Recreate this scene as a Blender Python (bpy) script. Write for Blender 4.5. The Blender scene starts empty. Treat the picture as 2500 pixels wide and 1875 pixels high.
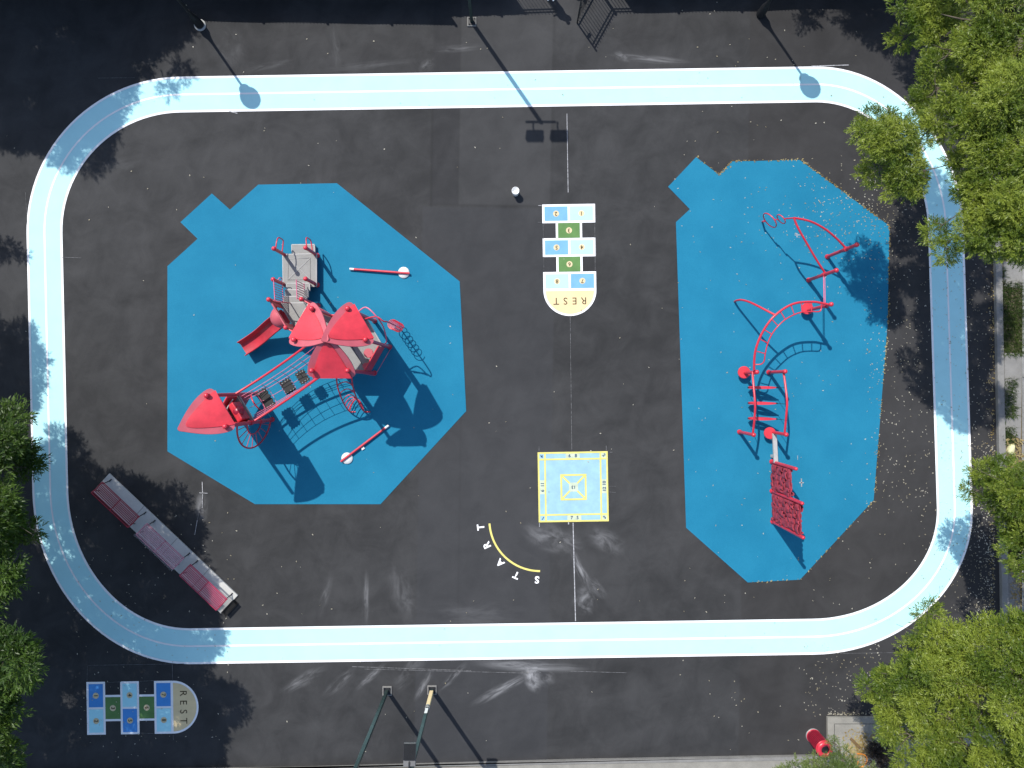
import bpy, bmesh, math, random
import numpy as np
from mathutils import Vector, Matrix
C = bpy.context.scene.collection
random.seed(7)
R = math.radians
S, H = 66.0, 25.6          # ground pixels (photo) per metre, camera height
# ------------------------------------------------------------------ camera, sky, sun
cam = bpy.data.objects.new('camera', bpy.data.cameras.new('camera')); C.objects.link(cam)
cam.location = (0, 0, H); cam.data.sensor_width = 36; cam.data.lens = 36*H/(2500/S)
cam.data.clip_start = 0.1; cam.data.clip_end = 2000
bpy.context.scene.camera = cam
SUN_EL = R(52.5); SX, SY = 0.568, -0.823            # horizontal travel of the sunlight
w = bpy.data.worlds.new('World'); bpy.context.scene.world = w; w.use_nodes = True
nt = w.node_tree; sky = nt.nodes.new('ShaderNodeTexSky'); sky.sky_type = 'NISHITA'; sky.sun_disc = False
sky.sun_elevation = SUN_EL; sky.sun_rotation = math.atan2(-SX, -SY)
nt.links.new(sky.outputs[0], nt.nodes['Background'].inputs[0]); nt.nodes['Background'].inputs[1].default_value = 0.15
sun = bpy.data.objects.new('sun', bpy.data.lights.new('sun', 'SUN')); C.objects.link(sun)
sun.data.energy = 4.3; sun.data.angle = R(0.5); sun.data.color = (1, .965, .91)
sun.rotation_euler = Vector((SX*math.cos(SUN_EL), SY*math.cos(SUN_EL), -math.sin(SUN_EL))).to_track_quat('-Z', 'Y').to_euler()
sun.location = (-10, 15, 30)
vs = bpy.context.scene.view_settings
vs.view_transform = 'Standard'; vs.look = 'None'; vs.exposure = 0.5; vs.gamma = 1
# ------------------------------------------------------------------ coordinates
def G(u, v, z=0.0):                 # point of the ground plan (photo pixels) lifted to height z
    return Vector(((u-1250)/S, (937.5-v)/S, z))
def AP(u, v, h):                    # where a point at height h stands
    k = 1-h/H
    return Vector(((u-1250)/S*k, (937.5-v)/S*k, h))
def SH(u, v, h):                    # a point at height h whose sun shadow lies at (u, v)
    t = h/math.tan(SUN_EL); p = G(u, v)
    return Vector((p.x-SX*t, p.y-SY*t, h))
# ------------------------------------------------------------------ material helpers
class N:
    def __init__(s, name):
        s.m = bpy.data.materials.new(name); s.m.use_nodes = True; s.t = s.m.node_tree
        s.b = s.t.nodes['Principled BSDF']; s.tc = s.t.nodes.new('ShaderNodeTexCoord')
    def n(s, t, **k):
        o = s.t.nodes.new(t)
        for a, b in k.items(): setattr(o, a, b)
        return o
    def put(s, a, sock):
        if isinstance(a, bpy.types.NodeSocket): s.t.links.new(a, sock)
        else: sock.default_value = a
    def math(s, op, a, b=0.0, clamp=False):
        o = s.n('ShaderNodeMath', operation=op, use_clamp=clamp); s.put(a, o.inputs[0]); s.put(b, o.inputs[1]); return o.outputs[0]
    def noise(s, vec=None, scale=1.0, detail=4, rough=.6, dist=0.0, seed=None):
        o = s.n('ShaderNodeTexNoise', noise_dimensions='3D' if seed is None else '4D')
        if seed is not None: o.inputs['W'].default_value = seed
        o.inputs['Scale'].default_value = scale; o.inputs['Detail'].default_value = detail
        o.inputs['Roughness'].default_value = rough; o.inputs['Distortion'].default_value = dist
        s.t.links.new(vec or s.tc.outputs['Object'], o.inputs['Vector']); return o.outputs['Fac']
    def mapr(s, v, a, b, c=0.0, d=1.0):
        o = s.n('ShaderNodeMapRange', interpolation_type='SMOOTHSTEP'); s.put(v, o.inputs[0])
        for i, x in enumerate((a, b, c, d)): o.inputs[i+1].default_value = x
        return o.outputs[0]
    def tex(s, loc, rot, sc):
        o = s.n('ShaderNodeMapping', vector_type='TEXTURE'); s.t.links.new(s.tc.outputs['Object'], o.inputs[0])
        o.inputs[1].default_value = loc; o.inputs[2].default_value = (0, 0, rot); o.inputs[3].default_value = sc; return o.outputs[0]
    def mix(s, f, a, b):
        o = s.n('ShaderNodeMix', data_type='RGBA'); s.put(f, o.inputs[0])
        for x, i in ((a, 6), (b, 7)):
            s.put((*x, 1) if isinstance(x, tuple) and len(x) == 3 else x, o.inputs[i])
        return o.outputs[2]
    def bump(s, h, st=.3, d=.01):
        o = s.n('ShaderNodeBump'); o.inputs['Strength'].default_value = st; o.inputs['Distance'].default_value = d
        s.t.links.new(h, o.inputs['Height']); s.t.links.new(o.outputs[0], s.b.inputs['Normal'])
    def col(s, c): s.put((*c, 1) if isinstance(c, tuple) and len(c) == 3 else c, s.b.inputs['Base Color'])
def paint(name, c, var=.12, scale=3, rough=.5, metal=0, spec=.4, bump=0, fine=0):
    s = N(name); f = s.noise(scale=scale, detail=6)
    if fine: f = s.math('ADD', s.math('MULTIPLY', f, .6), s.math('MULTIPLY', s.noise(scale=fine, detail=2), .4))
    lo = tuple(x*(1-var) for x in c); hi = tuple(min(1, x*(1+var)) for x in c)
    s.col(s.mix(s.mapr(f, .3, .7), lo, hi)); s.b.inputs['Roughness'].default_value = rough; s.b.inputs['Metallic'].default_value = metal
    s.b.inputs['Specular IOR Level'].default_value = spec
    if bump: s.bump(s.noise(scale=bump, detail=3), .4, .004)
    return s.m
M = {}
M['red'] = paint('red_powder_coat', (.46, .022, .04), .10, 4, .32, spec=.5)
M['redp'] = paint('red_plastic', (.52, .03, .045), .17, 1.6, .42, spec=.5)
M['band'] = paint('sky_sheen_red_plastic', (.40, .075, .095), .08, 2, .38, spec=.6)  # paler pink imitates sky reflected on the roof bands, mixed into base colour
M['pink'] = paint('pink_coated_cable', (.50, .12, .20), .1, 6, .45)
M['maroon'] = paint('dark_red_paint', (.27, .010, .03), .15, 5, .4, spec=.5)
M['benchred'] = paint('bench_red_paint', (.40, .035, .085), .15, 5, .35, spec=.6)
M['slidered'] = paint('dull_red_plastic', (.36, .022, .035), .15, 2, .4, spec=.45)
M['lamp'] = paint('grey_lamp_housing', (.11, .11, .11), .1, 6, .5)
M['benchpink'] = paint('dusty_red_paint', (.42, .14, .19), .2, 6, .5)
M['deck'] = paint('grey_coated_deck', (.20, .20, .19), .1, 5, .65, bump=40, fine=60)
M['deckl'] = paint('pale_grey_edge', (.33, .33, .32), .08, 5, .6)
M['black'] = paint('black_rubber', (.009, .0085, .008), .3, 8, .6)
M['iron'] = paint('black_iron', (.012, .013, .015), .2, 5, .5, spec=.35)
M['green'] = paint('dark_green_steel', (.018, .034, .032), .2, 3, .35, spec=.5)
M['steel'] = paint('galvanised_steel', (.32, .32, .31), .15, 6, .45, .4)
M['white'] = paint('white_paint', (.62, .62, .60), .05, 3, .6)
M['whitel'] = paint('white_line_paint', (.74, .74, .74), .05, 2, .75, spec=.2, fine=50)
M['bolt'] = paint('white_plastic_cap', (.6, .6, .58), .05, 8, .5)
M['conc'] = paint('concrete', (.18, .175, .165), .18, 2.2, .85, spec=.2, fine=45, bump=60)
M['concl'] = paint('pale_concrete', (.215, .205, .18), .16, 2.5, .85, spec=.2, fine=45, bump=60)
M['slab'] = paint('bench_slab_concrete', (.42, .415, .39), .1, 1.6, .8, spec=.2, fine=40)
M['aqua'] = paint('aqua_court_paint', (.375, .66, .69), .05, .9, .8, spec=.2, fine=40)
M['laqua'] = paint('pale_aqua_paint', (.36, .68, .74), .03, 2, .8, spec=.2)
M['sky'] = paint('sky_blue_paint', (.15, .33, .50), .06, 2, .8, spec=.2)
M['blue'] = paint('mid_blue_paint', (.06, .185, .42), .05, 2, .8, spec=.2)
M['dblue'] = paint('deep_blue_paint', (.06, .24, .56), .05, 2, .8, spec=.2)
M['grn'] = paint('grass_green_paint', (.095, .19, .06), .1, 2, .8, spec=.2)
M['tan'] = paint('cream_tan_paint', (.64, .50, .28), .05, 2, .8, spec=.2)
M['cream'] = paint('cream_paint', (.56, .46, .28), .05, 2, .8, spec=.2)
M['brown'] = paint('brown_lettering', (.05, .035, .015), .1, 3, .8, spec=.2)
M['yellow'] = paint('yellow_paint', (.58, .51, .15), .08, 3, .8, spec=.2)
M['yellowl'] = paint('pale_yellow_paint', (.42, .48, .36), .12, 4, .8, spec=.2)
M['navy'] = paint('navy_lettering', (.02, .05, .12), .1, 3, .8, spec=.2)
M['chalk'] = paint('chalk', (.30, .30, .31), .4, 14, .9, spec=.1)
M['chalkf'] = paint('faint_chalk', (.105, .105, .108), .5, 10, .9, spec=.1)
M['skbl'] = paint('pale_blue_paint', (.25, .41, .48), .08, 2.5, .8, spec=.2)
M['bark'] = paint('bark', (.10, .085, .065), .3, 5, .9, spec=.15, bump=25)
M['soil'] = paint('bare_soil', (.12, .10, .07), .3, 3, .95, spec=.1, fine=40, bump=30)
M['wood'] = paint('weathered_wood', (.12, .075, .03), .25, 6, .8)
M['orange'] = paint('orange_tube', (.5, .17, .02), .12, 6, .5)
M['bag'] = paint('cream_sack', (.48, .46, .26), .12, 5, .6, bump=8)
M['ybag'] = paint('yellow_sack', (.38, .36, .07), .15, 5, .6, bump=8)
M['skin'] = paint('skin', (.30, .17, .11), .05, 5, .5)
M['shirt'] = paint('grey_cloth', (.12, .12, .13), .1, 8, .8)
M['denim'] = paint('dark_cloth', (.03, .035, .05), .1, 8, .8)
M['hair'] = paint('dark_hair', (.012, .01, .008), .2, 20, .6)
M['globe'] = paint('white_globe', (.6, .6, .58), .02, 4, .2)
def fabric():
    s = N('dark_mesh_screen'); s.col((.008, .009, .012)); s.b.inputs['Roughness'].default_value = .9; return s.m
M['screen'] = fabric()
def rubber():
    s = N('blue_rubber_surface')
    f = s.math('ADD', s.math('MULTIPLY', s.noise(scale=.5, detail=5), .55), s.math('MULTIPLY', s.noise(scale=34, detail=3, rough=.8), .45))
    c = s.mix(s.mapr(f, .32, .68), (.006, .128, .225), (.012, .162, .268))
    c = s.mix(s.math('MULTIPLY', s.mapr(s.noise(scale=60, detail=1), .68, .78), .35), c, (.006, .05, .11))
    s.col(c); s.b.inputs['Roughness'].default_value = .85; s.b.inputs['Specular IOR Level'].default_value = .2
    s.bump(s.noise(scale=70, detail=2), .5, .006); return s.m
M['rubber'] = rubber()
def asphalt():
    s = N('sealed_asphalt')
    big = s.noise(scale=.10, detail=5, rough=.55); mid = s.noise(scale=.9, detail=6, rough=.65, dist=.6); fine = s.noise(scale=55, detail=3, rough=.8)
    st = s.noise(vec=s.tex((0, 0, 0), R(14), (7, .9, 1)), scale=1, detail=6, rough=.6)
    st2 = s.noise(vec=s.tex((3, 2, 0), R(71), (5, .6, 1)), scale=1, detail=6, rough=.65, dist=.4)
    f = s.math('ADD', s.math('MULTIPLY', big, .3), s.math('MULTIPLY', mid, .30))
    f = s.math('ADD', f, s.math('MULTIPLY', st, .13)); f = s.math('ADD', f, s.math('MULTIPLY', st2, .10)); f = s.math('ADD', f, s.math('MULTIPLY', fine, .15))
    c = s.mix(s.mapr(f, .36, .64), (.020, .0202, .0208), (.046, .0458, .0465))
    # newer and older paving strips around the middle of the yard (rectangles, slightly different binder)
    sep = s.n('ShaderNodeSeparateXYZ'); s.t.links.new(s.tex((0, 0, 0), R(-.9), (1, 1, 1)), sep.inputs[0]); x, y = sep.outputs[0], sep.outputs[1]
    def rect(x0, x1, y0, y1, e=.05):
        m = s.math('MULTIPLY', s.mapr(x, x0-e, x0+e), s.mapr(x, x1-e, x1+e, 1, 0))
        return s.math('MULTIPLY', m, s.math('MULTIPLY', s.mapr(y, y0-e, y0+e), s.mapr(y, y1-e, y1+e, 1, 0)))
    for (x0, x1, y0, y1, k, cc) in ((-3.1, -2.1, 6.6, 14.5, .35, (.022, .022, .024)), (-2.1, 1.3, 6.6, 14.5, .32, (.048, .048, .049)),
                                   (-3.14, -3.06, 6.5, 11, .5, (.018, .018, .018)), (-3.2, 1.1, 6.55, 6.63, .35, (.02, .02, .02)),
                                   (-3.4, 1.5, -14.2, 6.5, .4, (.038, .039, .0425)), (8.6, 20, -16, 16, .35, (.024, .0215, .0205)), (-2.13, -2.07, 6.6, 14, .3, (.02, .02, .02)), (-1.9, -1.84, -9, 0, .2, (.02, .02, .02)),
                                   (1.3, 1.42, 6.5, 14, .25, (.02, .02, .02))):
        c = s.mix(s.math('MULTIPLY', rect(x0, x1, y0, y1), k), c, cc)
    # pale drying dust left by sweeping water
    dust = None
    for (u, v, a, b, ang, k) in ((1310, 1644, 44, 26, -25, 1.0), (1300, 1655, 22, 34, 20, .9), (1290, 1626, 130, 15, -3, .6), (1225, 1682, 80, 13, 28, .6), (740, 1660, 60, 16, 28, .4),
                              (830, 1665, 50, 14, 42, .35), (905, 1652, 45, 9, 42, .5), (1035, 1672, 42, 10, 60, .4), (1108, 1650, 48, 10, 45, .45), (1000, 1640, 60, 22, 50, .25),
                              (1350, 1315, 75, 34, -20, .5), (1420, 1395, 12, 60, 25, .55), (1430, 1465, 30, 36, 0, .55), (1450, 1430, 40, 16, -45, .4), (1385, 1180, 60, 30, 0, .18), (1480, 1320, 50, 28, -30, .35),
                              (893, 1465, 9, 68, -2, .34), (985, 1445, 34, 72, 15, .2), (795, 1450, 12, 60, -15, .16), (1042, 160, 24, 14, 40, .25), (1585, 144, 95, 10, -5, .35), (1520, 138, 24, 12, -20, .3), (660, 160, 60, 9, 14, .16), (900, 160, 120, 10, 6, .12),
                              (1300, 1590, 140, 12, 0, .2), (1120, 118, 60, 10, 5, .2), (820, 115, 14, 60, 5, .1), (560, 120, 40, 60, 20, .16), (492, 1240, 16, 40, 0, .4), (300, 400, 60, 20, 10, .06), (1150, 1500, 150, 40, 0, .12)):
        p = G(u, v); vec = s.tex((p.x, p.y, 0), R(ang), (a/S, b/S, 1))
        ln = s.n('ShaderNodeVectorMath', operation='LENGTH'); s.t.links.new(vec, ln.inputs[0])
        msk = s.mapr(ln.outputs['Value'], 0, 1.25, 1, 0)
        m = s.math('MULTIPLY', s.math('MULTIPLY', msk, s.mapr(s.noise(vec=vec, scale=1.1, detail=10, rough=.60, dist=.8, seed=u*.37+v*.11), .34, .74)), k)
        dust = m if dust is None else s.math('MAXIMUM', dust, m)
    c = s.mix(s.math('MULTIPLY', dust, 1.5, True), c, (.25, .25, .255))
    c = s.mix(s.math('MULTIPLY', s.mapr(s.noise(scale=16, detail=2, rough=.5), .72, .80), .25), c, (.09, .09, .09))
    s.col(c); s.b.inputs['Roughness'].default_value = .85; s.b.inputs['Specular IOR Level'].default_value = .2
    s.bump(s.noise(scale=90, detail=2), .5, .005); return s.m
M['asphalt'] = asphalt()
def leafmat(name, a, b, tr):
    s = N(name); g = s.n('ShaderNodeNewGeometry')
    big = s.noise(scale=.9, detail=3); f = s.math('ADD', s.math('MULTIPLY', g.outputs['Random Per Island'], .42), s.math('MULTIPLY', s.mapr(big, .35, .65), .58))
    c = s.mix(s.mapr(f, .1, .9), a, b); s.col(c); s.b.inputs['Roughness'].default_value = .45; s.b.inputs['Specular IOR Level'].default_value = .35
    t = s.n('ShaderNodeBsdfTranslucent'); s.t.links.new(s.mix(.5, c, tr), t.inputs[0])
    mx = s.n('ShaderNodeMixShader'); mx.inputs[0].default_value = .38
    s.t.links.new(s.b.outputs[0], mx.inputs[1]); s.t.links.new(t.outputs[0], mx.inputs[2])
    s.t.links.new(mx.outputs[0], s.t.nodes['Material Output'].inputs[0]); return s.m
M['leaf'] = leafmat('willow_oak_leaf', (.055, .098, .010), (.235, .285, .040), (.30, .38, .03))
M['leafl'] = leafmat('ash_leaf', (.024, .054, .008), (.075, .130, .018), (.12, .21, .02))
M['leafs'] = leafmat('pale_shrub_leaf', (.07, .11, .025), (.16, .20, .06), (.2, .26, .06))
M['leafd'] = leafmat('purple_leaf', (.02, .016, .014), (.05, .04, .03), (.06, .03, .03))
M['grass'] = leafmat('grass_blade', (.030, .055, .012), (.075, .11, .025), (.1, .16, .03))
M['petal'] = leafmat('fallen_petal', (.28, .24, .15), (.58, .55, .46), (.5, .45, .3))
M['dry'] = leafmat('dry_leaf', (.22, .15, .05), (.46, .38, .18), (.4, .3, .1))
# ------------------------------------------------------------------ object helpers
WL = {}
def wl(o): return WL.get(o.name, Vector((0, 0, 0))) if o else Vector((0, 0, 0))
def tag(o, label=None, cat=None, group=None, kind=None):
    for k, v in (('label', label), ('category', cat), ('group', group), ('kind', kind)):
        if v: o[k] = v
    return o
def thing(name, label, cat, loc, group=None):
    o = bpy.data.objects.new(name, None); C.objects.link(o); o.location = loc; o.empty_display_size = .3
    WL[o.name] = Vector(loc); return tag(o, label, cat, group)
class MB:
    def __init__(s): s.v = []; s.f = []; s.sm = []
    def add(s, vs, fs, smooth=False):
        n = len(s.v); s.v += [tuple(x) for x in vs]; s.f += [tuple(i+n for i in f) for f in fs]; s.sm += [smooth]*len(fs); return s
    def poly(s, pts, z0, z1=None):
        n = len(pts)
        if z1 is None: return s.add([(p[0], p[1], z0) for p in pts], [range(n)])
        a = sum(pts[i][0]*pts[(i+1) % n][1]-pts[(i+1) % n][0]*pts[i][1] for i in range(n))
        if a < 0: pts = pts[::-1]
        vs = [(p[0], p[1], z0) for p in pts]+[(p[0], p[1], z1) for p in pts]
        return s.add(vs, [tuple(range(n, 2*n)), tuple(range(n-1, -1, -1))]+[(i, (i+1) % n, (i+1) % n+n, i+n) for i in range(n)])
    def tube(s, path, r, n=10, closed=False, caps=True):
        P = [Vector(p) for p in path]; m = len(P); rs = r if isinstance(r, (list, tuple)) else [r]*m
        rings = []; prev = None
        for i in range(m):
            if closed: t = P[(i+1) % m]-P[i-1]
            else: t = P[min(i+1, m-1)]-P[max(i-1, 0)]
            t.normalize()
            if prev is None:
                a = Vector((0, 0, 1)) if abs(t.z) < .9 else Vector((1, 0, 0)); x = t.cross(a).normalized()
            else: x = (prev-t*prev.dot(t)).normalized()
            prev = x; y = t.cross(x)
            rings.append([P[i]+(x*math.cos(2*math.pi*k/n)+y*math.sin(2*math.pi*k/n))*rs[i] for k in range(n)])
        vs = [p for q in rings for p in q]; fs = []
        for i in range(m if closed else m-1):
            j = (i+1) % m
            for k in range(n): fs.append((i*n+k, i*n+(k+1) % n, j*n+(k+1) % n, j*n+k))
        s.add(vs, fs, True)
        if caps and not closed: s.add(rings[0][::-1], [range(n)]); s.add(rings[-1], [range(n)])
        return s
    def cyl(s, p, r, h, n=20, r2=None): return s.tube([p, Vector(p)+Vector((0, 0, h))], [r, r if r2 is None else r2], n)
    def lathe(s, p, prof, n=24):
        p = Vector(p); vs = []; fs = []
        for r, z in prof: vs += [p+Vector((r*math.cos(2*math.pi*k/n), r*math.sin(2*math.pi*k/n), z)) for k in range(n)]
        for i in range(len(prof)-1):
            for k in range(n): fs.append((i*n+k, i*n+(k+1) % n, (i+1)*n+(k+1) % n, (i+1)*n+k))
        s.add(vs, fs, True)
        s.add(vs[:n][::-1], [range(n)]); s.add(vs[-n:], [range(n)]); return s
    def ball(s, p, r, n=14, sz=1.0):
        return s.lathe(p, [(max(.001, r*math.sin(math.pi*i/n)), -r*sz*math.cos(math.pi*i/n)) for i in range(n+1)], 18)
    def box(s, c, ax, ay, az):        # centre and three half-axis vectors
        c, ax, ay, az = map(Vector, (c, ax, ay, az)); vs = [c+ax*i+ay*j+az*k for k in (-1, 1) for j in (-1, 1) for i in (-1, 1)]
        return s.add(vs, [(0, 2, 3, 1), (4, 5, 7, 6), (0, 1, 5, 4), (2, 6, 7, 3), (0, 4, 6, 2), (1, 3, 7, 5)])
    def wall(s, a, b, z0, z1, t=.03):
        a, b = Vector(a), Vector(b); d = (b-a); d.z = 0; L = d.length; d.normalize(); m = (a+b)/2
        return s.box((m.x, m.y, (z0+z1)/2), d*L/2, Vector((-d.y, d.x, 0))*t/2, Vector((0, 0, (z1-z0)/2)))
    def obj(s, name, mat, parent=None, bevel=0):
        o0 = wl(parent); me = bpy.data.meshes.new(name); me.from_pydata([(x-o0.x, y-o0.y, z-o0.z) for x, y, z in s.v], [], s.f)
        me.polygons.foreach_set('use_smooth', s.sm); me.update(); me.materials.append(M[mat] if isinstance(mat, str) else mat)
        o = bpy.data.objects.new(name, me); C.objects.link(o)
        if parent: o.parent = parent; WL[o.name] = o0
        if bevel:
            bv = o.modifiers.new('bevel', 'BEVEL'); bv.width = bevel; bv.segments = 2; bv.limit_method = 'ANGLE'
        return o
def struct(o): o['kind'] = 'structure'; return o
def copy_thing(o, loc, label=None):
    c = o.copy(); C.objects.link(c); c.location = loc; WL[c.name] = Vector(loc)
    if label: c['label'] = label
    for ch in o.children:
        d = ch.copy(); C.objects.link(d); d.parent = c
        for g in ch.children:
            e = g.copy(); C.objects.link(e); e.parent = d
    return c
def lerp(a, b, t): return Vector(a)*(1-t)+Vector(b)*t
def cat(P, k=6):      # Catmull-Rom through points
    P = [Vector(p) for p in P]; out = []
    for i in range(len(P)-1):
        a, b, c, d = P[max(i-1, 0)], P[i], P[i+1], P[min(i+2, len(P)-1)]
        for j in range(k):
            t = j/k; out.append(.5*((2*b)+(c-a)*t+(2*a-5*b+4*c-d)*t*t+(3*b-a-3*c+d)*t*t*t))
    return out+[P[-1]]
def text(name, body, size, pos, ang, mat, parent=None, offset=0.0, z=.016, space=1.0):
    cu = bpy.data.curves.new(name, 'FONT'); cu.body = body; cu.size = size; cu.align_x = 'CENTER'; cu.align_y = 'CENTER'; cu.offset = offset; cu.space_character = space; cu.resolution_u = 3
    t = bpy.data.objects.new(name+'_curve', cu); C.objects.link(t)
    dg = bpy.context.evaluated_depsgraph_get(); dg.update(); me = bpy.data.meshes.new_from_object(t.evaluated_get(dg))
    bpy.data.objects.remove(t); bpy.data.curves.remove(cu); me.name = name
    p = Vector((pos[0], pos[1], z))-wl(parent)
    me.transform(Matrix.Translation(p) @ Matrix.Rotation(ang, 4, 'Z')); me.materials.clear(); me.materials.append(M[mat])
    o = bpy.data.objects.new(name, me); C.objects.link(o)
    if parent: o.parent = parent; WL[o.name] = wl(parent)
    return o
#SETTING
# ------------------------------------------------------------------ ground, mats, track
g = MB(); g.poly([(-400, -400), (400, -400), (400, 400), (-400, 400)], 0); struct(g.obj('ground', 'asphalt'))
K = 2500/2212
def mat_poly(name, pts):
    m = MB(); m.poly([G(u*K, v*K) for u, v in pts], -.02, .012); return struct(m.obj(name, 'rubber'))
MAT1 = [(362, 575), (427, 516), (390, 480), (458, 418), (497, 453), (558, 399), (728, 396), (993, 608), (1007, 888), (822, 1089), (551, 1089), (362, 975)]
MAT2 = [(1443, 403.5), (1503.5, 339.5), (1553, 377.5), (1581, 349), (1727, 345.6), (1921, 488), (1917, 700), (1887, 1080), (1728, 1252), (1615, 1258), (1482, 1140), (1460, 480), (1490, 452)]
mat_poly('rubber_ground', MAT1); mat_poly('rubber_ground', MAT2)
def yt(x): return 187-.0160*(x-454)
def yb(x): return 1617.7-.0153*(x-700)
def xl(y): return 65.8+.0225*(y-599)
def xr(y): return 2358+.0320*(y-720)
def bez(a, c, b, n=26, k=.5523):
    a, b, c = Vector(a), Vector(b), Vector(c); p1 = a+(c-a)*k; p2 = b+(c-b)*k; o = []
    for i in range(n+1):
        t = i/n; o.append(a*(1-t)**3+p1*3*t*(1-t)**2+p2*3*t*t*(1-t)+b*t**3)
    return o
T1, T2 = (440, yt(440)), (1990, yt(1990)); R1, R2 = (xr(555), 555), (xr(1235), 1235); B1, B2 = (1985, yb(1985)), (465, yb(465)); L1, L2 = (xl(1200), 1200), (xl(572), 572)
outer = bez(T2, (2341, 160), R1)+bez(R2, (2386, 1594), B1)+bez(B2, (89, 1625), L1)+bez(L2, (57, 193), T1)
outer = [G(p[0], p[1]) for p in outer]; no = len(outer)
nrm = []
for i in range(no):
    t = (outer[(i+1) % no]-outer[i-1]).normalized(); nrm.append(Vector((t.y, -t.x, 0)))      # inward for clockwise
if (outer[0]+nrm[0]).length > outer[0].length: nrm = [-n for n in nrm]
def ring(a, b, z):
    m = MB(); vs = []
    for i in range(no):
        vs += [outer[i]+nrm[i]*a, outer[i]+nrm[i]*b]
    m.add([(p.x, p.y, z) for p in vs], [(2*i, 2*i+1, (2*i+3) % (2*no), (2*i+2) % (2*no)) for i in range(no)]); return m
TW = 1.325
tr = struct(ring(.0, TW, .004).obj('running_track', 'aqua'))
for a in (.0, TW/2-.032, TW-.078): ring(a, a+(.078 if a != TW/2-.032 else .064), .008).obj('lane_line', 'whitel', tr)
def strip(m, a, b, wd, z):
    a, b = G(*a), G(*b); d = (b-a).normalized(); q = Vector((-d.y, d.x, 0))*wd/2
    m.add([(p.x, p.y, z) for p in (a-q, b-q, b+q, a+q)], [(0, 1, 2, 3)])
cl = MB(); cf = MB()
for a, b, wd in (((1384, 278), (1387, 470), .022), ((1392, 773), (1396, 1100), .016), ((1399, 1276), (1405, 1516), .034), ((1980, 162), (2072, 159), .03), ((2050, 1595), (2180, 1593), .014), ((860, 1627), (1150, 1637), .022), ((890, 1633), (1290, 1643), .018), ((1380, 1638), (1530, 1642), .018),
              ((215, 1624), (450, 1620), .014), ((214, 1625), (213, 1664), .012), ((421, 1622), (422, 1662), .018), ((423, 1794), (424, 1806), .016), ((63, 470), (67, 550), .012), ((240, 191), (330, 190), .012), ((494, 1176), (495, 1205), .024), ((487, 1203), (507, 1204), .02), ((495, 1206), (494, 1240), .02),
              ((492, 1232), (482, 1270), .018), ((482, 1270), (476, 1305), .02), ((1314, 502), (1322, 502), .02), ((1313, 543), (1323, 543), .016), ((1316, 1090), (1316, 1100), .018), ((1480, 1088), (1480, 1100), .018), ((1488, 1104), (1496, 1104), .018), ((1317, 1277), (1317, 1286), .022), ((1388, 1275), (1388, 1280), .04),
              ((1488, 1187), (1503, 1187), .014), ((1488, 1201), (1503, 1202), .014), ((1452, 546), (1453, 660), .014), ((1326, 546), (1328, 660), .01), ((260, 1666), (296, 1664), .014), ((342, 1789), (376, 1790), .014), ((341, 1663), (378, 1661), .014), ((2372, 1240), (2374, 1278), .02), ((2294, 1430), (2294, 1448), .02),
              ((150, 628), (200, 630), .016), ((560, 272), (580, 277), .03), ((1940, 574), (1954, 573.5), .03), ((1945, 569), (1945.5, 580), .03), ((1951, 1178), (1962, 1178.5), .04), ((1956, 1168), (1956.5, 1188), .04), ((1947, 1112), (1947, 1122), .02)):
    strip(cf if wd < .019 or a[1] in (1627, 1633, 1638) else cl, a, b, wd, .015)
struct(cl.obj('chalk_line', 'chalk')); struct(cf.obj('chalk_line', 'chalkf'))
# ------------------------------------------------------------------ hopscotch grids
def hopscotch(label, org, fwd_ang, cols):
    """org: middle of the start edge (photo px); local x right, y forward; sizes in metres"""
    t = thing('hopscotch_grid', label, 'hopscotch grid', G(*org)); o = wl(t)
    ca, sa = math.cos(fwd_ang), math.sin(fwd_ang)
    def L(x, y): return (o.x+x*ca-y*sa, o.y+x*sa+y*ca)
    W = 1.955; b = .08; hw = W/2; r1, r2 = .69, .56
    m = MB(); y = 0; cells = []
    for k, rows in enumerate(((1, 2), (3,), (4, 5), (6,), (7, 8))):
        if len(rows) == 2:
            m.poly([L(-hw, y), L(hw, y), L(hw, y+r1), L(-hw, y+r1)], .004)
            cells += [(rows[0], -hw+b, -b/2, y+b, y+r1-b), (rows[1], b/2, hw-b, y+b, y+r1-b)]; y += r1
        else:
            c = .485
            for s in (-1, 1): m.poly([L(s*(c-b), y), L(s*c, y), L(s*c, y+r2), L(s*(c-b), y+r2)][::s], .004)
            cells += [(rows[0], -c+b, c-b, y, y+r2)]; y += r2
    arc = [L(hw*math.cos(a), y+hw*.965*math.sin(a)) for a in np.linspace(0, math.pi, 40)]
    m.poly(arc, .004); m.obj('border', 'whitel', t)
    hi = hw-b
    q = MB(); q.poly([L(hi*math.cos(a), y+.01+(hi*.96)*math.sin(a)) for a in np.linspace(0, math.pi, 40)], .008); rest = q.obj('rest_panel', 'tan', t)
    for k, ch in enumerate('REST'): text('letter', ch, .37, L(-.51+.34*k, y+.38), fwd_ang, 'brown', rest, z=.012)
    for num, x0, x1, y0, y1 in cells:
        q = MB(); q.poly([L(x0, y0), L(x1, y0), L(x1, y1), L(x0, y1)], .008); p = q.obj('square', cols[num], t)
        cx, cy = (x0+x1)/2, (y0+y1)/2; q = MB(); q.poly([L(cx+.112*math.cos(a), cy+.112*math.sin(a)) for a in np.linspace(0, 2*math.pi, 24, endpoint=False)], .012); q.obj('number_disc', 'cream', p)
        text('number', str(num), .20, L(cx, cy), fwd_ang, 'brown', p, z=.016, offset=.003)
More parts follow.
